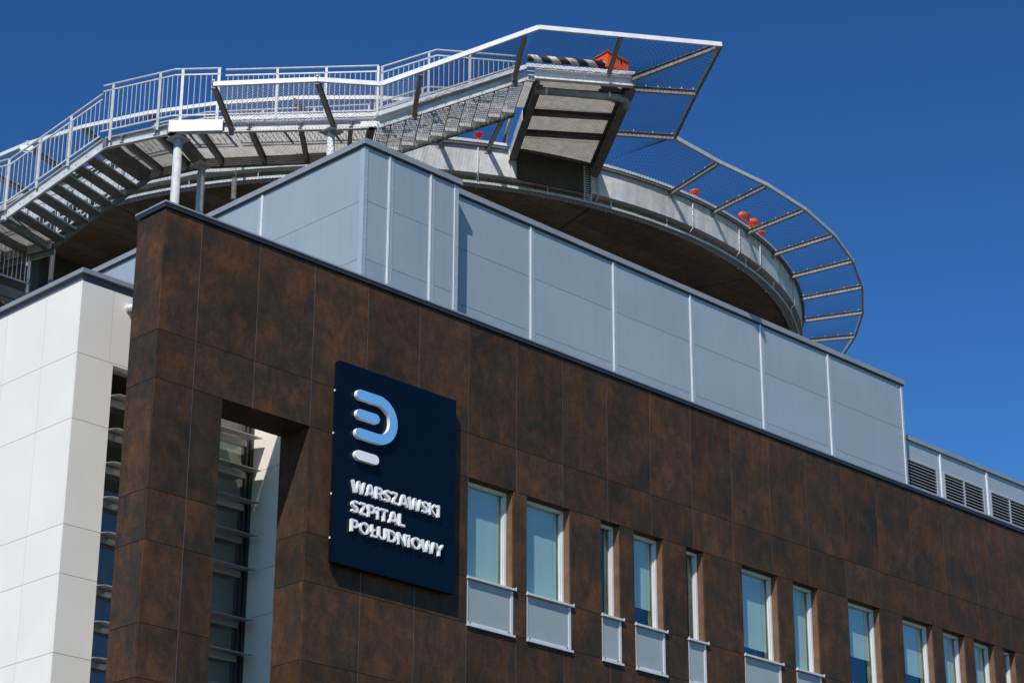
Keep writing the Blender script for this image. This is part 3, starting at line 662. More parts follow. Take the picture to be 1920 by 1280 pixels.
def polar(r, ang, z): return (CX+r*math.cos(R(ang)), CY+r*math.sin(R(ang)), z)
for a in (-91.1, -81.8, -76.5, -63.4, -120.4, -105.5, -133, -148, -163):
    part('conduit', MB().tube([polar(RR+0.03, a, 24.15), polar(RR+0.03, a, 23.40), polar(RR+0.015, a, 23.32), polar(RR-0.05, a, 23.25), polar(RR-0.12, a, 23.22)], 0.014, 8), 'galvw', heli, smooth=True)
# cable ladder on the rim at the right side of the gangway
lad = MB(); 
for da in (-0.45, 0.45): lad.beam(polar(RR+0.06, -107.0+da*1.0, 23.05), polar(RR+0.06, -107.0+da*1.0, 24.0), 0.02, 0.03, (0, 1, 0))
for k in range(16): lad.beam(polar(RR+0.06, -107.45, 23.08+k*0.06), polar(RR+0.06, -106.55, 23.08+k*0.06), 0.012, 0.016)
part('cable_ladder', lad, 'galv', heli)
# central core under the slab
core = thing('stair_core', (38, 50, 15.3), 'dark concrete wall under the helipad, behind the lower stair railing', 'wall')
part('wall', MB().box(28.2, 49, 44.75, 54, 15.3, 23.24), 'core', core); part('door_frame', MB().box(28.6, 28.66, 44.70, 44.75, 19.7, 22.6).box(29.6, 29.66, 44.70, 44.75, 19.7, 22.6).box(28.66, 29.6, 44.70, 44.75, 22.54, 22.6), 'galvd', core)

# ------------------------------------------------------------------ nets
def net_mesh(mb, A, B, C, D, cell=0.085, sag=0.07, r=0.0034, seed=0):
    """A-B inner edge, D-C outer edge; diamond wires, sagging"""
    A, B, C, D = V(*A), V(*B), V(*C), V(*D); rnd = random.Random(seed)
    Lx = (np.linalg.norm(B-A)+np.linalg.norm(C-D))/2; Wy = (np.linalg.norm(D-A)+np.linalg.norm(C-B))/2
    ph = rnd.uniform(0, 6)
    def P(x, y):
        s, t = x/Lx, y/Wy; p = (A*(1-s)+B*s)*(1-t)+(D*(1-s)+C*s)*t
        z = -sag*math.sin(math.pi*s)**0.7*math.sin(math.pi*t)**0.7 if 0 < s < 1 and 0 < t < 1 else 0
        w = 0.012*math.sin(5*x+3*y+ph)
        return p+V(w*0.6, w*0.6, z)
    sl = 1.25   # wires steeper than 45 degrees
    for sg in (1, -1):
        c = -Wy/sl-cell if sg > 0 else 0.0; end = Lx if sg > 0 else Lx+Wy/sl+cell
        while c < end:
            ts = []
            n = 7; pts = []
            y0 = 0.0; y1 = Wy
            # x = c + sg*y/sl
            lo, hi = 0.0, Wy
            if sg > 0: lo = max(lo, -c*sl); hi = min(hi, (Lx-c)*sl)
            else: lo = max(lo, (c-Lx)*sl); hi = min(hi, c*sl)
            if hi-lo > 0.03:
                k = max(2, int((hi-lo)/0.22)+1)
                for i in range(k+1):
                    y = lo+(hi-lo)*i/k; pts.append(P(c+sg*y/sl, y))
                mb.tube(pts, r, 3, False)
            c += cell
ZI, ZO, RO = 24.0, 24.2, 13.28
netring = thing('safety_net_ring', (CX, CY, 24.0), 'ring of steel arms and wire netting cantilevered round the helipad edge', 'safety net')
am = MB(); am.ibeam((RR-0.0, 0, -0.0), (RO-0.02, 0, 0.2), 0.075, 0.12, 0.009)
am.beam((RR+0.005, 0, -0.12), (RR+0.005, 0, 0.12), 0.16, 0.012, (1, 0, 0))
am_me = am.mesh('net_arm', 'galvm'); 
stud = MB()
for k in range(5):
    f = 0.06+0.22*k; x = RR+(RO-RR)*f; stud.tube([(x, 0.0, 0.2*f+0.06), (x, 0, 0.2*f+0.11)], 0.011, 6)
stud_me = stud.mesh('net_hook', 'galvw')
right_angles = [-94.75+7.5*k for k in range(0, 13)]
left_angles = [-124.75-7.5*k for k in range(0, 18)]
extra = [-119.2]
for a in right_angles+extra+left_angles:
    o = bpy.data.objects.new('net_arm', am_me); link(o, netring, (CX, CY, 24.0)); o.rotation_euler = (0, 0, R(a))
    h = bpy.data.objects.new('net_hook', stud_me); col.objects.link(h); h.parent = o
def ring_run(angs, last=None):
    for a, b in zip(angs[:-1], angs[1:]):
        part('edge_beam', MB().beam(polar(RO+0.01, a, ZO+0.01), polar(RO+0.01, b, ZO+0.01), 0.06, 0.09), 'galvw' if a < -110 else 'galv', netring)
        m = MB(); net_mesh(m, polar(RR+0.05, a, ZI+0.06), polar(RR+0.05, b, ZI+0.06), polar(RO-0.03, b, ZO+0.05), polar(RO-0.03, a, ZO+0.05), seed=int(a)); part('net', m, 'wire', netring, kind='stuff')
ring_run(right_angles[:9]); ring_run([-119.2]+left_angles[:12])
# walkway local axes: UO outwards from the gangway end, VO along the stair towards the right
UO = V(-0.588, -0.809, 0); VO = V(0.809, -0.588, 0)
def uv(U, Vv, z): return U*UO+Vv*VO+V(0, 0, z)

# ------------------------------------------------------------------ gangway platform
plat = thing('gangway_platform', tuple(uv(-45, 8.3, 24.0)), 'steel gangway platform jutting out from the helipad rim, grated floor seen from below', 'platform')
for v0 in (7.36, 9.36):
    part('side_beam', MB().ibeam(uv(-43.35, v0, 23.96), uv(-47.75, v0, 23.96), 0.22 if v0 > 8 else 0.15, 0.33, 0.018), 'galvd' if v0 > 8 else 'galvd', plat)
part('side_plate', MB().beam(uv(-45.1, 7.27, 23.97), uv(-47.6, 7.27, 23.97), 0.012, 0.26), 'galvw', plat); part('end_plate', MB().beam(uv(-46.9, 7.255, 23.95), uv(-47.5, 7.255, 23.95), 0.014, 0.40), 'galvw', plat)
for k, U in enumerate((-43.95, -44.95, -45.95)):
    part('cross_beam', MB().ibeam(uv(U, 7.44, 23.98), uv(U, 9.26, 24.01), 0.09, 0.14, 0.012), 'galvd', plat)
for a, b in ((-43.35, -44.9), (-44.9, -46.4), (-46.4, -47.6)):
    part('grating_panel', MB().grating(uv(a, 7.42, 24.09), uv(b, 7.42, 24.09)-uv(a, 7.42, 24.09), uv(a, 9.30, 24.09)-uv(a, 7.42, 24.09), 0.034, 0.005, 0.042), 'galvg', plat)
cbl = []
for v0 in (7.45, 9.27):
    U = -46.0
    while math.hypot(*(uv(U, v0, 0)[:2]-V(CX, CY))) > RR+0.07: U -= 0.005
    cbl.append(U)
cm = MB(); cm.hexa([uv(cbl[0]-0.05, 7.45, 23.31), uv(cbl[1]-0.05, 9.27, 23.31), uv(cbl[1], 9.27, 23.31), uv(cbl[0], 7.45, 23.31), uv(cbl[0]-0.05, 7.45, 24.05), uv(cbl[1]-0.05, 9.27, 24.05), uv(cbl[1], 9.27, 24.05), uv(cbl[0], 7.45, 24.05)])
part('added_shade_block', cm, 'core', plat)  # added dark block, standing in for deep shadow on the rim
part('front_channel', MB().channel(uv(-43.34, 7.25, 24.02), uv(-43.34, 9.42, 24.02), 0.12, 0.24, tuple(UO), 0.014), 'galvw', plat)
part('toe_board', MB().beam(uv(-43.23, 7.05, 24.20), uv(-43.23, 9.45, 24.20), 0.03, 0.09), 'galvw', plat)
part('toe_board', MB().beam(uv(-43.27, 9.45, 24.18), uv(-47.6, 9.45, 24.18), 0.02, 0.07), 'galvd', plat)
# net round the platform
kin = [(-43.22, 9.42), (-44.6, 9.45), (-46.2, 9.45), (-47.6, 9.45)]
cornO = (33.41, 27.25, 24.2); k1 = (34.67, 29.05, 24.2); k2 = (35.95, 30.80, 24.2); endO = (30.16, 29.51, 24.2); fO = (31.61, 28.49, 24.2)
inner = [uv(-43.24, 6.86, 24.03), uv(-43.22, 8.86, 24.05), uv(-43.22, 9.42, 24.05)]
cI = (32.95, 29.40, 24.03); s1 = (33.24, 29.76, 24.03); s2 = (34.48, 31.50, 24.03)
pnet = thing('platform_safety_net', (33.4, 28.5, 24.1), 'angular net frame round the gangway platform end, with the sharp outer corner', 'safety net')
for A, B in ((inner[1]+V(0, 0, 0.06), fO), (cI, cornO), (s1, k1), (s2, k2)): part('net_arm', MB().ibeam(A, B, 0.075, 0.13, 0.010), 'galvm', pnet)
for A, B, w in ((cornO, endO, 'galvw'), (cornO, k1, 'galvd'), (k1, k2, 'galvd'), (k2, polar(RO+0.01, -94.75, ZO+0.01), 'galv')): part('edge_beam', MB().beam(A, B, 0.06, 0.10), w, pnet)
for q in ((inner[0], inner[1], fO, endO), (inner[1], cI, cornO, fO), (cI, s1, k1, cornO), (s1, s2, k2, k1)):
    m = MB(); net_mesh(m, *[V(*p)+V(0, 0, 0.05) for p in q], seed=5); part('net', m, 'wire', pnet, kind='stuff')
A0 = uv(-47.35, 9.47, 24.06)
m = MB(); net_mesh(m, A0, polar(RR+0.05, -94.75, ZI+0.06), polar(RO-0.03, -94.75, ZO+0.05), k2, sag=0.07, seed=9); part('net', m, 'wire', pnet, kind='stuff')
m = MB(); net_mesh(m, s2, A0, V(*k2)-UO*0.03, k2, sag=0.04, seed=11); part('net', m, 'wire', pnet, kind='stuff')
m = MB()
for (A, B), nn in (((s1, k1), 6), ((s2, k2), 4)):
    for k in range(nn):
        p = V(*A)+(V(*B)-V(*A))*(0.08+k*0.88/(nn-1)); m.tube([p+V(0, 0, 0.06), p+V(0, 0, 0.12)], 0.012, 6)
part('net_hook', m, 'galvw', pnet)
lo = MB()
for k in range(9):
    p = uv(-43.15, 6.9+k*0.28, 24.25); q = uv(-43.15, 6.9+(k+1)*0.28, 24.25); mid = (p+q)/2-V(0, 0, 0.06+0.03*(k % 3)); lo.tube([p, (p+mid*2)/3, mid, (q+mid*2)/3, q], 0.004, 3, False)
part('lacing_wire', lo, 'black', pnet)
# drain pipe and roll under / on the platform
pipe = thing('drain_pipe', tuple(uv(-43.8, 7.3, 23.78)), 'thick grey drain pipe under the front edge of the gangway platform', 'pipe')
part('pipe', MB().tube([uv(-43.62, 7.30, 23.82), uv(-43.62, 9.15, 23.79), uv(-43.66, 9.32, 23.77), uv(-43.78, 9.38, 23.74), uv(-43.9, 9.38, 23.70)], 0.085, 16), 'galvm', pipe, smooth=True)
m = MB()
for v0 in (7.55, 8.95): m.tube([uv(-43.62, v0-0.02, 23.81), uv(-43.62, v0+0.02, 23.81)], 0.094, 16)
part('clamp', m, 'galvw', pipe)
roll_ = MB().tube([uv(-43.30, 7.10, 24.42), uv(-43.30, 8.0, 24.41), uv(-43.30, 8.80, 24.40)], 0.076, 16)
rl = single('striped_foam_roll', roll_, 'stripe', tuple(uv(-43.42, 8, 24.37)), 'long black and white striped foam roll lying on the front edge of the gangway platform', 'foam roll', 'striped edge protectors on the gangway', smooth=True)
single('striped_foam_roll', MB().tube([(32.90, 33.06, 24.42), (33.70, 34.16, 24.28)], 0.05, 12), 'stripe', (33.2, 33.5, 24.3), 'short striped foam roll along the left side of the gangway, by the red lamp', 'foam roll', 'striped edge protectors on the gangway', smooth=True)
ob = thing('orange_equipment_box', (33.0, 29.95, 24.3), 'bright orange metal box at the right end of the gangway platform', 'box')
X0, X1, Ya, Yb = 32.66, 33.32, 29.84, 30.22
bx = MB(); bx.hexa([(X0, Ya, 24.40), (X1, Ya, 24.47), (X1, Yb, 24.47), (X0, Yb, 24.40), (X0, Ya, 24.745), (X1, Ya, 24.725), (X1, Yb, 24.69), (X0, Yb, 24.71)])
part('housing', bx, 'orange', ob)
lid = MB(); lid.hexa([(X0-0.03, Ya-0.03, 24.752), (X1+0.03, Ya-0.03, 24.73), (X1+0.03, Yb+0.03, 24.70), (X0-0.03, Yb+0.03, 24.72), (X0-0.03, Ya-0.03, 24.768), (X1+0.03, Ya-0.03, 24.746), (X1+0.03, Yb+0.03, 24.716), (X0-0.03, Yb+0.03, 24.736)])
part('lid', lid, 'orange', ob); part('latch', MB().box(33.06, 33.10, 29.82, 29.838, 24.62, 24.68), 'black', ob)
part('foot', MB().box(32.70, 32.75, 29.90, 30.15, 24.2, 24.399).box(33.18, 33.23, 29.90, 30.15, 24.2, 24.45), 'galvd', ob)
part('lamp', MB().tube([(32.655, 30.02, 24.52), (32.58, 29.98, 24.52)], 0.06, 12), 'black', ob)

# ------------------------------------------------------------------ walkway: landings, flights, railings
ZL = 22.47      # underside of the landing channels
P0, P1, P2 = V(25.10, 37.70, 0), V(25.70, 36.10, 0), V(28.62, 32.80, 0)
Q0, Q1, Q2 = V(26.79, 38.29, 0), V(27.25, 37.02, 0), V(29.58, 34.13, 0)
B0, C0_ = V(24.13, 39.90, 0), V(25.84, 40.46, 0); ZB = 21.17
def z_(p, z): return V(p[0], p[1], z)
land = thing('landing_walkway', tuple(z_((P1+Q2)/2, ZL)), 'grated steel landing between the two stair flights, carried on round columns', 'walkway')
def run_channel(par, A, B, za, zb, inn, mat='galv', h=0.25, name='edge_channel'):
    d = (B-A); d = d/np.linalg.norm(d); w = 0.06 if name == 'stringer' else 0.09; iv = V(*inn); part(name, MB().channel(z_(A, za+h/2)+iv*w, z_(B, zb+h/2)+iv*w, w, h, tuple(-iv), 0.014), mat, par)
def perp(A, B): d = (B-A)/np.linalg.norm(B-A); return V(-d[1], d[0], 0)  # points inwards (away from camera side)
n01, n12 = perp(P0, P1), perp(P1, P2)
for A, B in ((P0, P1), (P1, P2)):
    nn = perp(A, B); run_channel(land, A, B, ZL, ZL, nn)
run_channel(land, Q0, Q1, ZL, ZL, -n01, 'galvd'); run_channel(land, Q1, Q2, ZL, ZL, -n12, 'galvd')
# white fascia plate at the kink and toe boards
d12 = (P2-P1)/np.linalg.norm(P2-P1)
part('fascia_plate', MB().beam(z_(P1-n12*0.03-d12*0.06, ZL+0.15), z_(P1-n12*0.03+d12*1.10, ZL+0.15), 0.012, 0.27), 'galvw', land)
part('toe_board', MB().beam(z_(P1+n12*0.02+d12*1.1, ZL+0.33), z_(P2+n12*0.02, ZL+0.33), 0.03, 0.10), 'galvw', land)
part('joint_plate', MB().beam(z_(P2-n12*0.03-d12*0.35, ZL+0.08), z_(P2-n12*0.03, ZL+0.08), 0.012, 0.13), 'galvw', land)
def across(par, A, Qv, B, Qb, k, w=0.09, h=0.16, mat='galvm', z=ZL+0.13):
    for i in range(k):
        f = (i+0.5)/k; a = A+(B-A)*f; q = Qv+(Qb-Qv)*f; part('cross_beam', MB().ibeam(z_(a, z), z_(q, z), w, h, 0.01), mat, par)
across(land, P0, Q0, P1, Q1, 2); across(land, P1, Q1, P2, Q2, 4)
part('cross_beam', MB().beam(z_(P1, ZL+0.10), z_(Q1, ZL+0.10), 0.20, 0.20), 'galvd', land)
part('cross_beam', MB().beam(z_(P0, ZL+0.12), z_(Q0, ZL+0.12), 0.10, 0.2), 'galvd', land)
part('cross_beam', MB().beam(z_(P2-d12*0.1, ZL+0.10), z_(Q2-d12*0.1, ZL+0.10), 0.14, 0.20), 'galvd', land)
def quad_grate(par, A, Q, B, Qb, z, k=1, pitch=0.034):
    # grating panels between two cross lines; bars run across the walkway
    for i in range(k):
        f0, f1 = i/k, (i+1)/k; a0, a1 = A+(B-A)*f0, A+(B-A)*f1; q0, q1 = Q+(Qb-Q)*f0, Q+(Qb-Q)*f1
        m = MB(); nb = int(np.linalg.norm(a1-a0)/pitch)
        for j in range(nb):
            g = (j+0.5)/nb; s = z_(a0+(a1-a0)*g, z); e = z_(q0+(q1-q0)*g, z); m.beam(s, e, 0.005, 0.03)
        for j in range(44):
            g = (j+0.5)/44; s = z_(a0+(q0-a0)*g, z); e = z_(a1+(q1-a1)*g, z); m.beam(s, e, 0.004, 0.028)
        part('grating_panel', m, 'galvg' if par is not land else 'galv', par)
quad_grate(land, P0, Q0, P1, Q1, ZL+0.235, 2); quad_grate(land, P1, Q1, P2, Q2, ZL+0.235, 4)
# lower side rail of the landing's underside (light tube along the inner edge)
part('edge_tube', MB().tube([z_(Q0+n01*0.08, ZL-0.05), z_(Q1+n12*0.08, ZL-0.05), z_(Q2+n12*0.08, ZL-0.05)], 0.02, 8), 'galv', land)

def railing(par, pts, posts, h=1.2, base=0.0, gap=0.10, hand=True, cap=None, pw=0.05, mat='galvr', down=0.12, label=None):
    """pts: 3-D base line (z = bottom rail line). posts: list of fractions (segment index, f) for thick posts."""
    rl = MB(); top = [p+V(0, 0, h) for p in pts]
    if cap is not None: top = [V(p[0], p[1], min(p[2], cap)) for p in top]
    if hand: rl.tube(top, 0.022, 8)
    sec = [t-V(0, 0, 0.14) for t in top]
    for A, B in zip(sec[:-1], sec[1:]): rl.beam(A, B, 0.03, 0.03)
    bot = [p+V(0, 0, 0.12) for p in pts]
    for A, B in zip(bot[:-1], bot[1:]): rl.beam(A, B, 0.03, 0.03)
    o = part('railing', rl, mat, par, label)
    for (i, f) in posts:
        b = pts[i]+(pts[i+1]-pts[i])*f; t = top[i]+(top[i+1]-top[i])*f; d = pts[i+1]-pts[i]; d = d/np.linalg.norm(d)
        part('post', MB().beam(b-V(0, 0, down), t-V(0, 0, 0.01), pw, 0.03, tuple(V(-d[1], d[0], 0))), mat, o)
    for i in range(len(pts)-1):
        Ls = np.linalg.norm((pts[i+1]-pts[i])[:2]); n = max(1, int(Ls/gap))
        m = MB()
        for k in range(n):
            f = (k+0.5)/n; b = bot[i]+(bot[i+1]-bot[i])*f; t = sec[i]+(sec[i+1]-sec[i])*f
            if t[2]-b[2] > 0.05: part('baluster', MB().tube([b, t], 0.009, 5, False), mat, o)
    return o
def at_line(P, n, off, s, d, z): q = P+d*s+n*off; return V(q[0], q[1], z)
d01 = (P1-P0)/np.linalg.norm(P1-P0); L01 = np.linalg.norm(P1-P0); L12 = np.linalg.norm(P2-P1)
ZR1 = ZL+0.29
railing(land, [z_(P0-d01*0.12, ZR1), z_(P1, ZR1), z_(P1+d12*1.0, ZR1)], [(0, 0.14), (0, 0.80), (1, 0.17), (1, 0.96)], h=1.24, pw=0.06, gap=0.112, down=0.14, label='railing at the kink of the landing')
railing(land, [z_(P1+d12*1.10, ZR1), z_(P2, ZR1)], [(0, 0.34), (0, 0.66), (0, 0.998)], h=1.20, gap=0.108, down=0.02)
railing(land, [z_(Q0, ZR1), z_(Q1, ZR1), z_(Q2, ZR1)], [(0, 0.02), (0, 0.98), (1, 0.35), (1, 0.66), (1, 0.99)], h=1.12, gap=0.112, down=0.05, pw=0.04)
# net beside the landing
lnet = thing('landing_safety_net', (26.6, 33.6, 22.7), 'sloping net frame hung outside the landing and the upper stair flight', 'safety net')
NA, NB, NC, ND = V(25.24, 34.09, 22.7), V(26.62, 32.42, 22.7), V(27.67, 31.62, 22.7), V(*endO)
IA, IB, IC = V(26.55, 35.14, 22.6), V(28.02, 33.52, 22.6), V(28.66, 32.76, 22.6); ID = inner[0]
Ms, Mi = V(28.30, 31.10, 23.05), uv(-43.32, 4.65, 22.93); Ns, Ni = V(30.0, 29.74, 24.08), uv(-43.3, 6.80, 23.92)
for A, B in ((NA, NB), (NB, NC), (NC, ND)): part('edge_beam', MB().beam(A, B, 0.06, 0.10), 'galvw', lnet)
for A, B in ((IA, NA), (IB, NB), (Mi, Ms), (Ni, Ns)): part('net_arm', MB().ibeam(A-V(0, 0, 0.05), B-V(0, 0, 0.03), 0.09, 0.13, 0.012), 'galvm', lnet); part('bracket', MB().beam(A-V(0, 0, 0.22), A+V(0, 0, 0.06), 0.12, 0.03, tuple(UO)), 'galvd', lnet); part('end_clip', MB().beam(B+V(0, 0, 0.06), B+V(0, 0, 0.085), 0.10, 0.05, tuple(VO)), 'galvw', lnet)
for q in ((IA, IB, NB, NA), (IB, IC, NC, NB), (IC, Mi, Ms, NC), (Mi, Ni, Ns, Ms)):
    m = MB(); net_mesh(m, *[p+V(0, 0, 0.04) for p in q], cell=0.075, seed=3, r=0.0038); part('net', m, 'galvw' if q[0] is not Mi else 'wire', lnet, kind='stuff')
lo = MB()
for (A, B, nn) in ((IA, IB, 8), (IB, IC, 4), (IC, uv(-43.3, 6.8, 24.1), 14)):
    for k in range(nn):
        p = A+(B-A)*(k/nn)+V(0, 0, 0.22 if A is not IC else 0.12)-UO*-0.05; q = A+(B-A)*((k+1)/nn)+V(0, 0, 0.22 if A is not IC else 0.12)-UO*-0.05
        mid = (p+q)/2-V(0, 0, 0.06+0.03*(k % 2)); lo.tube([p, p*0.3+mid*0.7, mid, q*0.3+mid*0.7, q], 0.004, 3, False)
part('lacing_wire', lo, 'black', lnet)

# upper flight
up = thing('upper_stair_flight', tuple(uv(-44, 5.4, 23.0)), 'open steel stair flight with grated treads rising right to the gangway platform', 'stairs')
vA, vB, zA, zB_ = 3.87, 7.06, ZL, 23.90
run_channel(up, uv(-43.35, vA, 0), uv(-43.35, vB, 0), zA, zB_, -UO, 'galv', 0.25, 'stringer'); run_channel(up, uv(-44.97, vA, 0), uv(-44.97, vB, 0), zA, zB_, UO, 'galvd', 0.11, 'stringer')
part('toe_board', MB().beam(uv(-43.3, vA, zA+0.30), uv(-43.3, vB, zB_+0.30), 0.03, 0.09), 'galvw', up)
bt = MB()
for k in range(12):
    for zz in (0.03, 0.20): p = uv(-43.335, vA+0.15+k*0.26, zA+(0.15+k*0.26)/(vB-vA)*(zB_-zA)+zz); bt.tube([p, p+UO*0.02], 0.012, 6)
part('bolt', bt, 'galvd', up)
NT = 10
for k in range(NT):
    f = (k+0.5)/NT; v0 = vA+(vB-vA)*f; z = zA+(zB_-zA)*f+0.10
    t = part('tread', MB().grating(uv(-43.42, v0-0.13, z), uv(-44.90, v0-0.13, z)-uv(-43.42, v0-0.13, z), VO*0.27, 0.038, 0.004, 0.03, 0.09), 'galvg', up)
    part('tread_edge', MB().beam(uv(-43.42, v0+0.145, z+0.012), uv(-44.90, v0+0.145, z+0.012), 0.006, 0.045).beam(uv(-43.42, v0-0.135, z+0.0), uv(-44.90, v0-0.135, z+0.0), 0.006, 0.05), 'galvd', t)
    part('tread_end', MB().beam(uv(-44.89, v0-0.14, z+0.005), uv(-44.89, v0+0.14, z+0.005), 0.008, 0.08), 'galvw', t)
vk = vA+(24.5-(ZL+0.30)-1.16)/0.448*1.0
slope = (zB_-zA)/(vB-vA)
um2 = MB()
for k in range(38):
    U = -43.44-k*0.04; um2.beam(uv(U, vA+0.05, zA-0.035), uv(U, vB-0.02, zB_-0.035), 0.0022, 0.003)
for k in range(120):
    f = k/120; v0 = vA+0.05+(vB-vA-0.07)*f; um2.beam(uv(-43.44, v0, zA+slope*(v0-vA)-0.036), uv(-44.95, v0, zA+slope*(v0-vA)-0.036), 0.0022, 0.003)
part('underside_mesh', um2, 'galv', up, kind='stuff')
part('edge_angle', MB().beam(uv(-44.95, vA, zA-0.045), uv(-44.95, vB, zB_-0.045), 0.05, 0.045), 'anthracite', up)
part('joint_plate', MB().channel(uv(-43.41, vB+0.002, zB_+0.12), uv(-43.41, 7.26, zB_+0.12), 0.06, 0.24, tuple(UO), 0.014), 'galv', up)
part('grating_panel', MB().grating(uv(-43.42, 7.06, 24.05), uv(-44.9, 7.06, 24.05)-uv(-43.42, 7.06, 24.05), VO*0.22, 0.034, 0.004, 0.03, 0.06), 'galvg', up)
CAPZ = 24.5
def rp(U, v0, lift=0.33): return uv(U, v0, zA+slope*(v0-vA)+lift)
vk = vA+(CAPZ-zA-0.33-1.14)/slope
railing(up, [rp(-43.42, vA+0.05), rp(-43.42, vk), rp(-43.42, 6.85)], [(0, 0.02), (0, 0.86), (1, 0.42)], h=1.14, cap=CAPZ, gap=0.105, down=0.05)
railing(up, [rp(-44.97, vA+0.05, 0.25), rp(-44.97, vk, 0.25), rp(-44.97, 6.9, 0.25)], [(0, 0.02), (0, 0.9), (1, 0.5)], h=1.14, cap=CAPZ-0.02, gap=0.11, down=0.05, pw=0.04)

# lower flight
low = thing('lower_stair_flight', tuple(z_((P0+B0)/2, 21.8)), 'steel stair flight descending to the left edge, dark treads seen from underneath', 'stairs')
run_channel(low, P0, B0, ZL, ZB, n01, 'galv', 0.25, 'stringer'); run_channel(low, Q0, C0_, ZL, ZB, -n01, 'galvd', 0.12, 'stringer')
bt = MB()
for k in range(9):
    f = 0.06+k*0.11; p = z_(P0+(B0-P0)*f, ZL+(ZB-ZL)*f+0.06)-n01*0.01; bt.tube([p, p-n01*0.02], 0.012, 6)
part('bolt', bt, 'galvd', low)
NT2 = 8
for k in range(NT2):
    f = (k+0.45)/NT2; a = z_(P0+(B0-P0)*f, ZL+(ZB-ZL)*f+0.09)+n01*0.07; q = z_(Q0+(C0_-Q0)*f, ZL+(ZB-ZL)*f+0.09)-n01*0.05; e = -d01*0.15
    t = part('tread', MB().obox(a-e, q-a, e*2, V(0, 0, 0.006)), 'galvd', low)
    part('tread_edge', MB().obox(a-e, q-a, e*0.03, V(0, 0, 0.05)).obox(a+e, q-a, -e*0.03, V(0, 0, 0.05)), 'galv', t)
    gm = MB()
    for j in range(9): gm.obox(a-e*(0.9-0.2*j)+V(0, 0, 0.0065), q-a, e*0.03, V(0, 0, 0.04))
    part('tread_bar', gm, 'galv', t)
    part('tread_end', MB().obox(q-e-n01*0.004, -n01*-0.008, e*2, V(0, 0, 0.09)), 'galvw', t)
railing(low, [z_(P0-d01*0.13, ZL+0.18), z_(B0, ZB+0.26)], [(0, 0.33), (0, 0.66), (0, 0.99)], h=1.16, gap=0.105, down=0.06, pw=0.06)
railing(low, [z_(Q0, ZL+0.25), z_(C0_, ZB+0.25)], [(0, 0.33), (0, 0.66), (0, 0.99)], h=1.12, gap=0.11, down=0.05, pw=0.04)
# lower landing
dl = V(math.cos(R(105)), math.sin(R(105)), 0); B1, C1 = B0+dl*2.6, C0_+dl*2.4
ll = thing('lower_landing', tuple(z_((B0+C1)/2, ZB)), 'grated steel landing at the foot of the visible flight, at the left edge', 'walkway')
run_channel(ll, B0, B1, ZB, ZB, perp(B1, B0), 'galv'); run_channel(ll, C0_, C1, ZB, ZB, -perp(B1, B0), 'galvd')
part('side_plate', MB().beam(z_(C0_, ZB+0.02), z_(C1, ZB+0.02), 0.012, 0.30), 'galvd', ll)
for k in range(4):
    f = (k+0.3)/4; part('cross_beam', MB().beam(z_(B0+(B1-B0)*f, ZB+0.10), z_(C0_+(C1-C0_)*f, ZB+0.10), 0.12, 0.16), 'galvd', ll)
quad_grate(ll, B0, C0_, B1, C1, ZB+0.235, 2)
railing(ll, [z_(B0, ZB+0.29), z_(B1, ZB+0.29)], [(0, 0.5), (0, 0.98)], h=1.16, gap=0.11)
railing(ll, [z_(C0_, ZB+0.29), z_(C1, ZB+0.29)], [(0, 0.5), (0, 0.98)], h=1.12, gap=0.11)
# bottom landing with railing, only its top shows above the white parapet
bl = thing('bottom_landing', (24.6, 39.6, 19.6), 'lowest stair landing with a vertical-bar railing showing above the white parapet', 'walkway')
railing(bl, [V(23.4, 41.15, 20.38), V(25.74, 41.15, 20.38)], [(0, 0.42), (0, 0.97)], h=1.15, gap=0.11, down=0.3, pw=0.06)
railing(bl, [V(23.6, 42.6, 20.4), V(26.6, 42.6, 21.8)], [(0, 0.5), (0, 0.97)], h=1.1, gap=0.11, down=0.1)
part('edge_beam', MB().beam((23.4, 41.15, 20.13), (25.8, 41.15, 20.13), 0.08, 0.24), 'galvd', bl)
part('grating_panel', MB().grating((23.4, 41.2, 20.2), (0, 1.5, 0), (2.4, 0, 0), 0.034, 0.005), 'galv', bl)
part('cross_beam', MB().beam((23.4, 41.9, 20.1), (25.8, 41.9, 20.1), 0.1, 0.16), 'galvd', bl)
part('door_post', MB().beam((26.35, 41.3, 15.3), (26.35, 41.3, 21.9), 0.06, 0.10, (0, 1, 0)), 'galvd', bl)

# ------------------------------------------------------------------ columns
def column(x, y, ztop, r, label, mat='galv', z0=15.3, plate=True):
    t = thing('support_column', (x, y, z0), label, 'column', 'columns carrying the walkway')
    part('shaft', MB().tube([(x, y, z0), (x, y, ztop-0.02)], r, 24), mat, t, smooth=True)
    if plate: part('head_plate', MB().box(x-0.19, x+0.19, y-0.19, y+0.19, ztop-0.02, ztop), 'galv', t)
    part('base_plate', MB().box(x-0.17, x+0.17, y-0.17, y+0.17, z0, z0+0.02), 'galv', t)
column(25.98, 36.22, ZL-0.005, 0.095, 'round steel column standing above the corner of the brown parapet', 'galv')
column(27.10, 36.85, ZL-0.005, 0.085, 'shaded steel column just right of the column above the brown corner', 'galv')
column(28.05, 33.62, ZL-0.005, 0.085, 'short visible column under the landing, left of the grey plant room peak', 'galvw')
column(28.85, 37.95, 23.15, 0.06, 'thin dark downpipe-like column hanging from the helipad underside', 'galvd', plate=False)

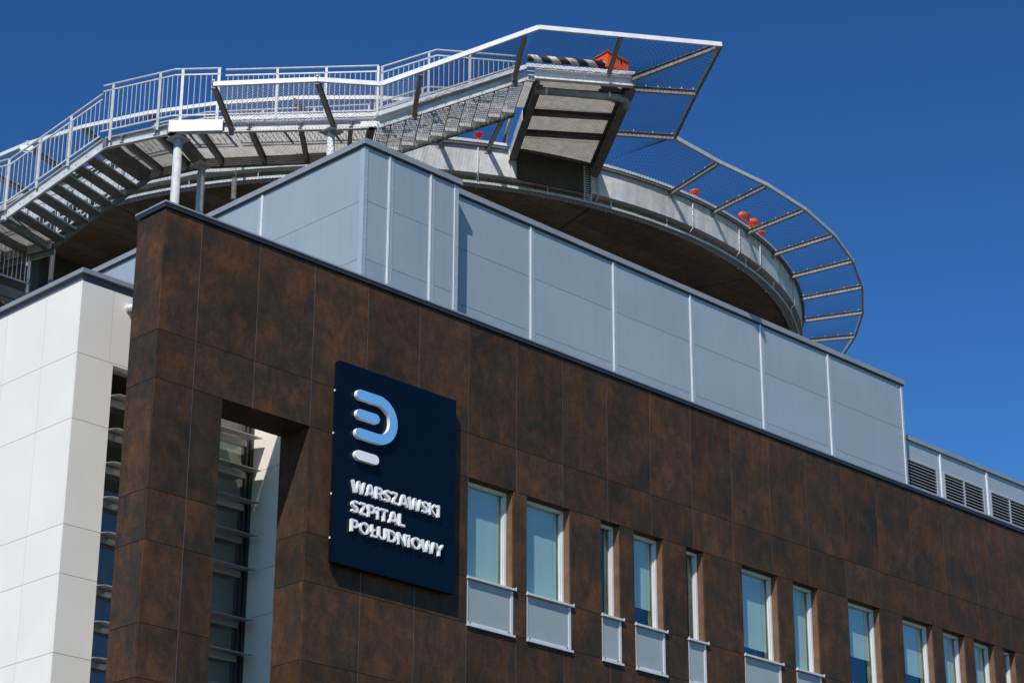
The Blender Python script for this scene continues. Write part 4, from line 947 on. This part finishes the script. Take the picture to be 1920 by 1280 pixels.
# ------------------------------------------------------------------ obstruction lamps, floodlight, small signs
def lamp(ang, label, r=RR-0.03):
    x, y, z = polar(r, ang, 24.201); t = thing('obstruction_lamp', (x, y, z), label, 'lamp', 'red lamps along the helipad edge')
    part('base', MB().tube([(x, y, z), (x, y, z+0.045)], 0.065, 12), 'red', t); part('stem', MB().tube([(x, y, z+0.046), (x, y, z+0.10)], 0.035, 12), 'red', t)
    part('hood', MB().tube([(x, y, z+0.09), (x, y, z+0.15), (x, y, z+0.17)], [0.06, 0.13, 0.125], 8), 'orange' if ang > -95 else 'red', t)
    part('lens', MB().tube([(x, y, z+0.171), (x, y, z+0.20)], [0.06, 0.045], 10), 'black', t)
lamp(-120.3, 'red lamp on the rim left of the gangway, above the hanging net'); lamp(-105.3, 'red lamp on the rim right beside the gangway beam')
lamp(-90.3, 'orange-red lamp on the rim left of the floodlight'); lamp(-75.3, 'orange-red lamp on the rim just right of the floodlight')
lamp(-60.3, 'orange-red lamp lowest on the right curve of the rim'); lamp(-165.3, 'red lamp glimpsed between the treads of the lower stair flight')
fl = thing('floodlight', polar(RR-0.05, -79.0, 24.2), 'orange floodlight pair tilted on the helipad rim', 'floodlight')
fx, fy, fz = polar(RR-0.05, -79.0, 24.2)
for dx, hh in ((-0.12, 0.24), (0.18, 0.18)): part('bracket', MB().beam((fx+dx, fy, fz), (fx+dx, fy, fz+hh), 0.03, 0.02, (0, 1, 0)), 'orange', fl)
part('lamp_head', MB().tube([(fx-0.34, fy-0.05, fz+0.24), (fx-0.20, fy, fz+0.30), (fx-0.0, fy+0.02, fz+0.33)], [0.05, 0.09, 0.105], 12), 'orange', fl, smooth=True)
part('lamp_head', MB().tube([(fx+0.06, fy-0.02, fz+0.20), (fx+0.25, fy, fz+0.25), (fx+0.34, fy, fz+0.27)], [0.06, 0.105, 0.10], 12), 'orange', fl, smooth=True)
part('lens', MB().tube([(fx+0.002, fy+0.02, fz+0.331), (fx+0.012, fy+0.022, fz+0.333)], 0.085, 12), 'black', fl); part('lens', MB().tube([(fx+0.342, fy, fz+0.271), (fx+0.352, fy, fz+0.273)], 0.085, 12), 'black', fl)
part('cable', MB().tube([(fx-0.30, fy, fz+0.2), (fx-0.2, fy-0.05, fz+0.06), (fx-0.05, fy-0.06, fz+0.02)], 0.012, 6), 'black', fl)
part('shield', MB().hexa([(fx-0.02, fy-0.12, fz+0.0), (fx+0.36, fy-0.12, fz+0.14), (fx+0.30, fy+0.1, fz+0.10), (fx-0.05, fy+0.1, fz+0.03), (fx-0.05, fy-0.12, fz+0.05), (fx+0.30, fy-0.12, fz+0.13), (fx+0.30, fy+0.1, fz+0.13), (fx-0.05, fy+0.1, fz+0.05)]), 'orange', fl)
def signbox(P, w, h, label, mat='sign_g', rot=38):
    c, s = math.cos(R(rot)), math.sin(R(rot)); a = V(c, -s, 0)
    t = thing('sign_box', tuple(P), label, 'sign', 'small boxes hung on the helipad net')
    part('box', MB().beam(P-a*w/2, P+a*w/2, 0.06, h), mat, t); part('bracket', MB().beam(P+V(0, 0, h/2), P+V(0, 0, h/2+0.14), 0.05, 0.02, (0, 1, 0)).beam(P-a*w/2-V(0, 0, h*0.7), P+a*w/2-V(0, 0, h*0.7), 0.02, 0.03), 'galvw', t)
signbox(V(30.35, 34.95, 23.98), 0.30, 0.17, 'white sign box hanging behind the railing where the upper stair flight begins')
signbox(V(25.6, 41.6, 24.02), 0.30, 0.12, 'pale green sign box at the far left behind the stair railing')
dv = thing('dark_camera_unit', (28.6, 35.4, 23.95), 'dark camera unit hung below the far net beam behind the landing railing', 'camera')
part('body', MB().tube([(28.52, 35.42, 23.97), (28.68, 35.30, 23.86)], 0.055, 12), 'black', dv); part('yoke', MB().beam((28.55, 35.5, 24.15), (28.55, 35.45, 23.85), 0.1, 0.02, (0, 1, 0)), 'galvd', dv)
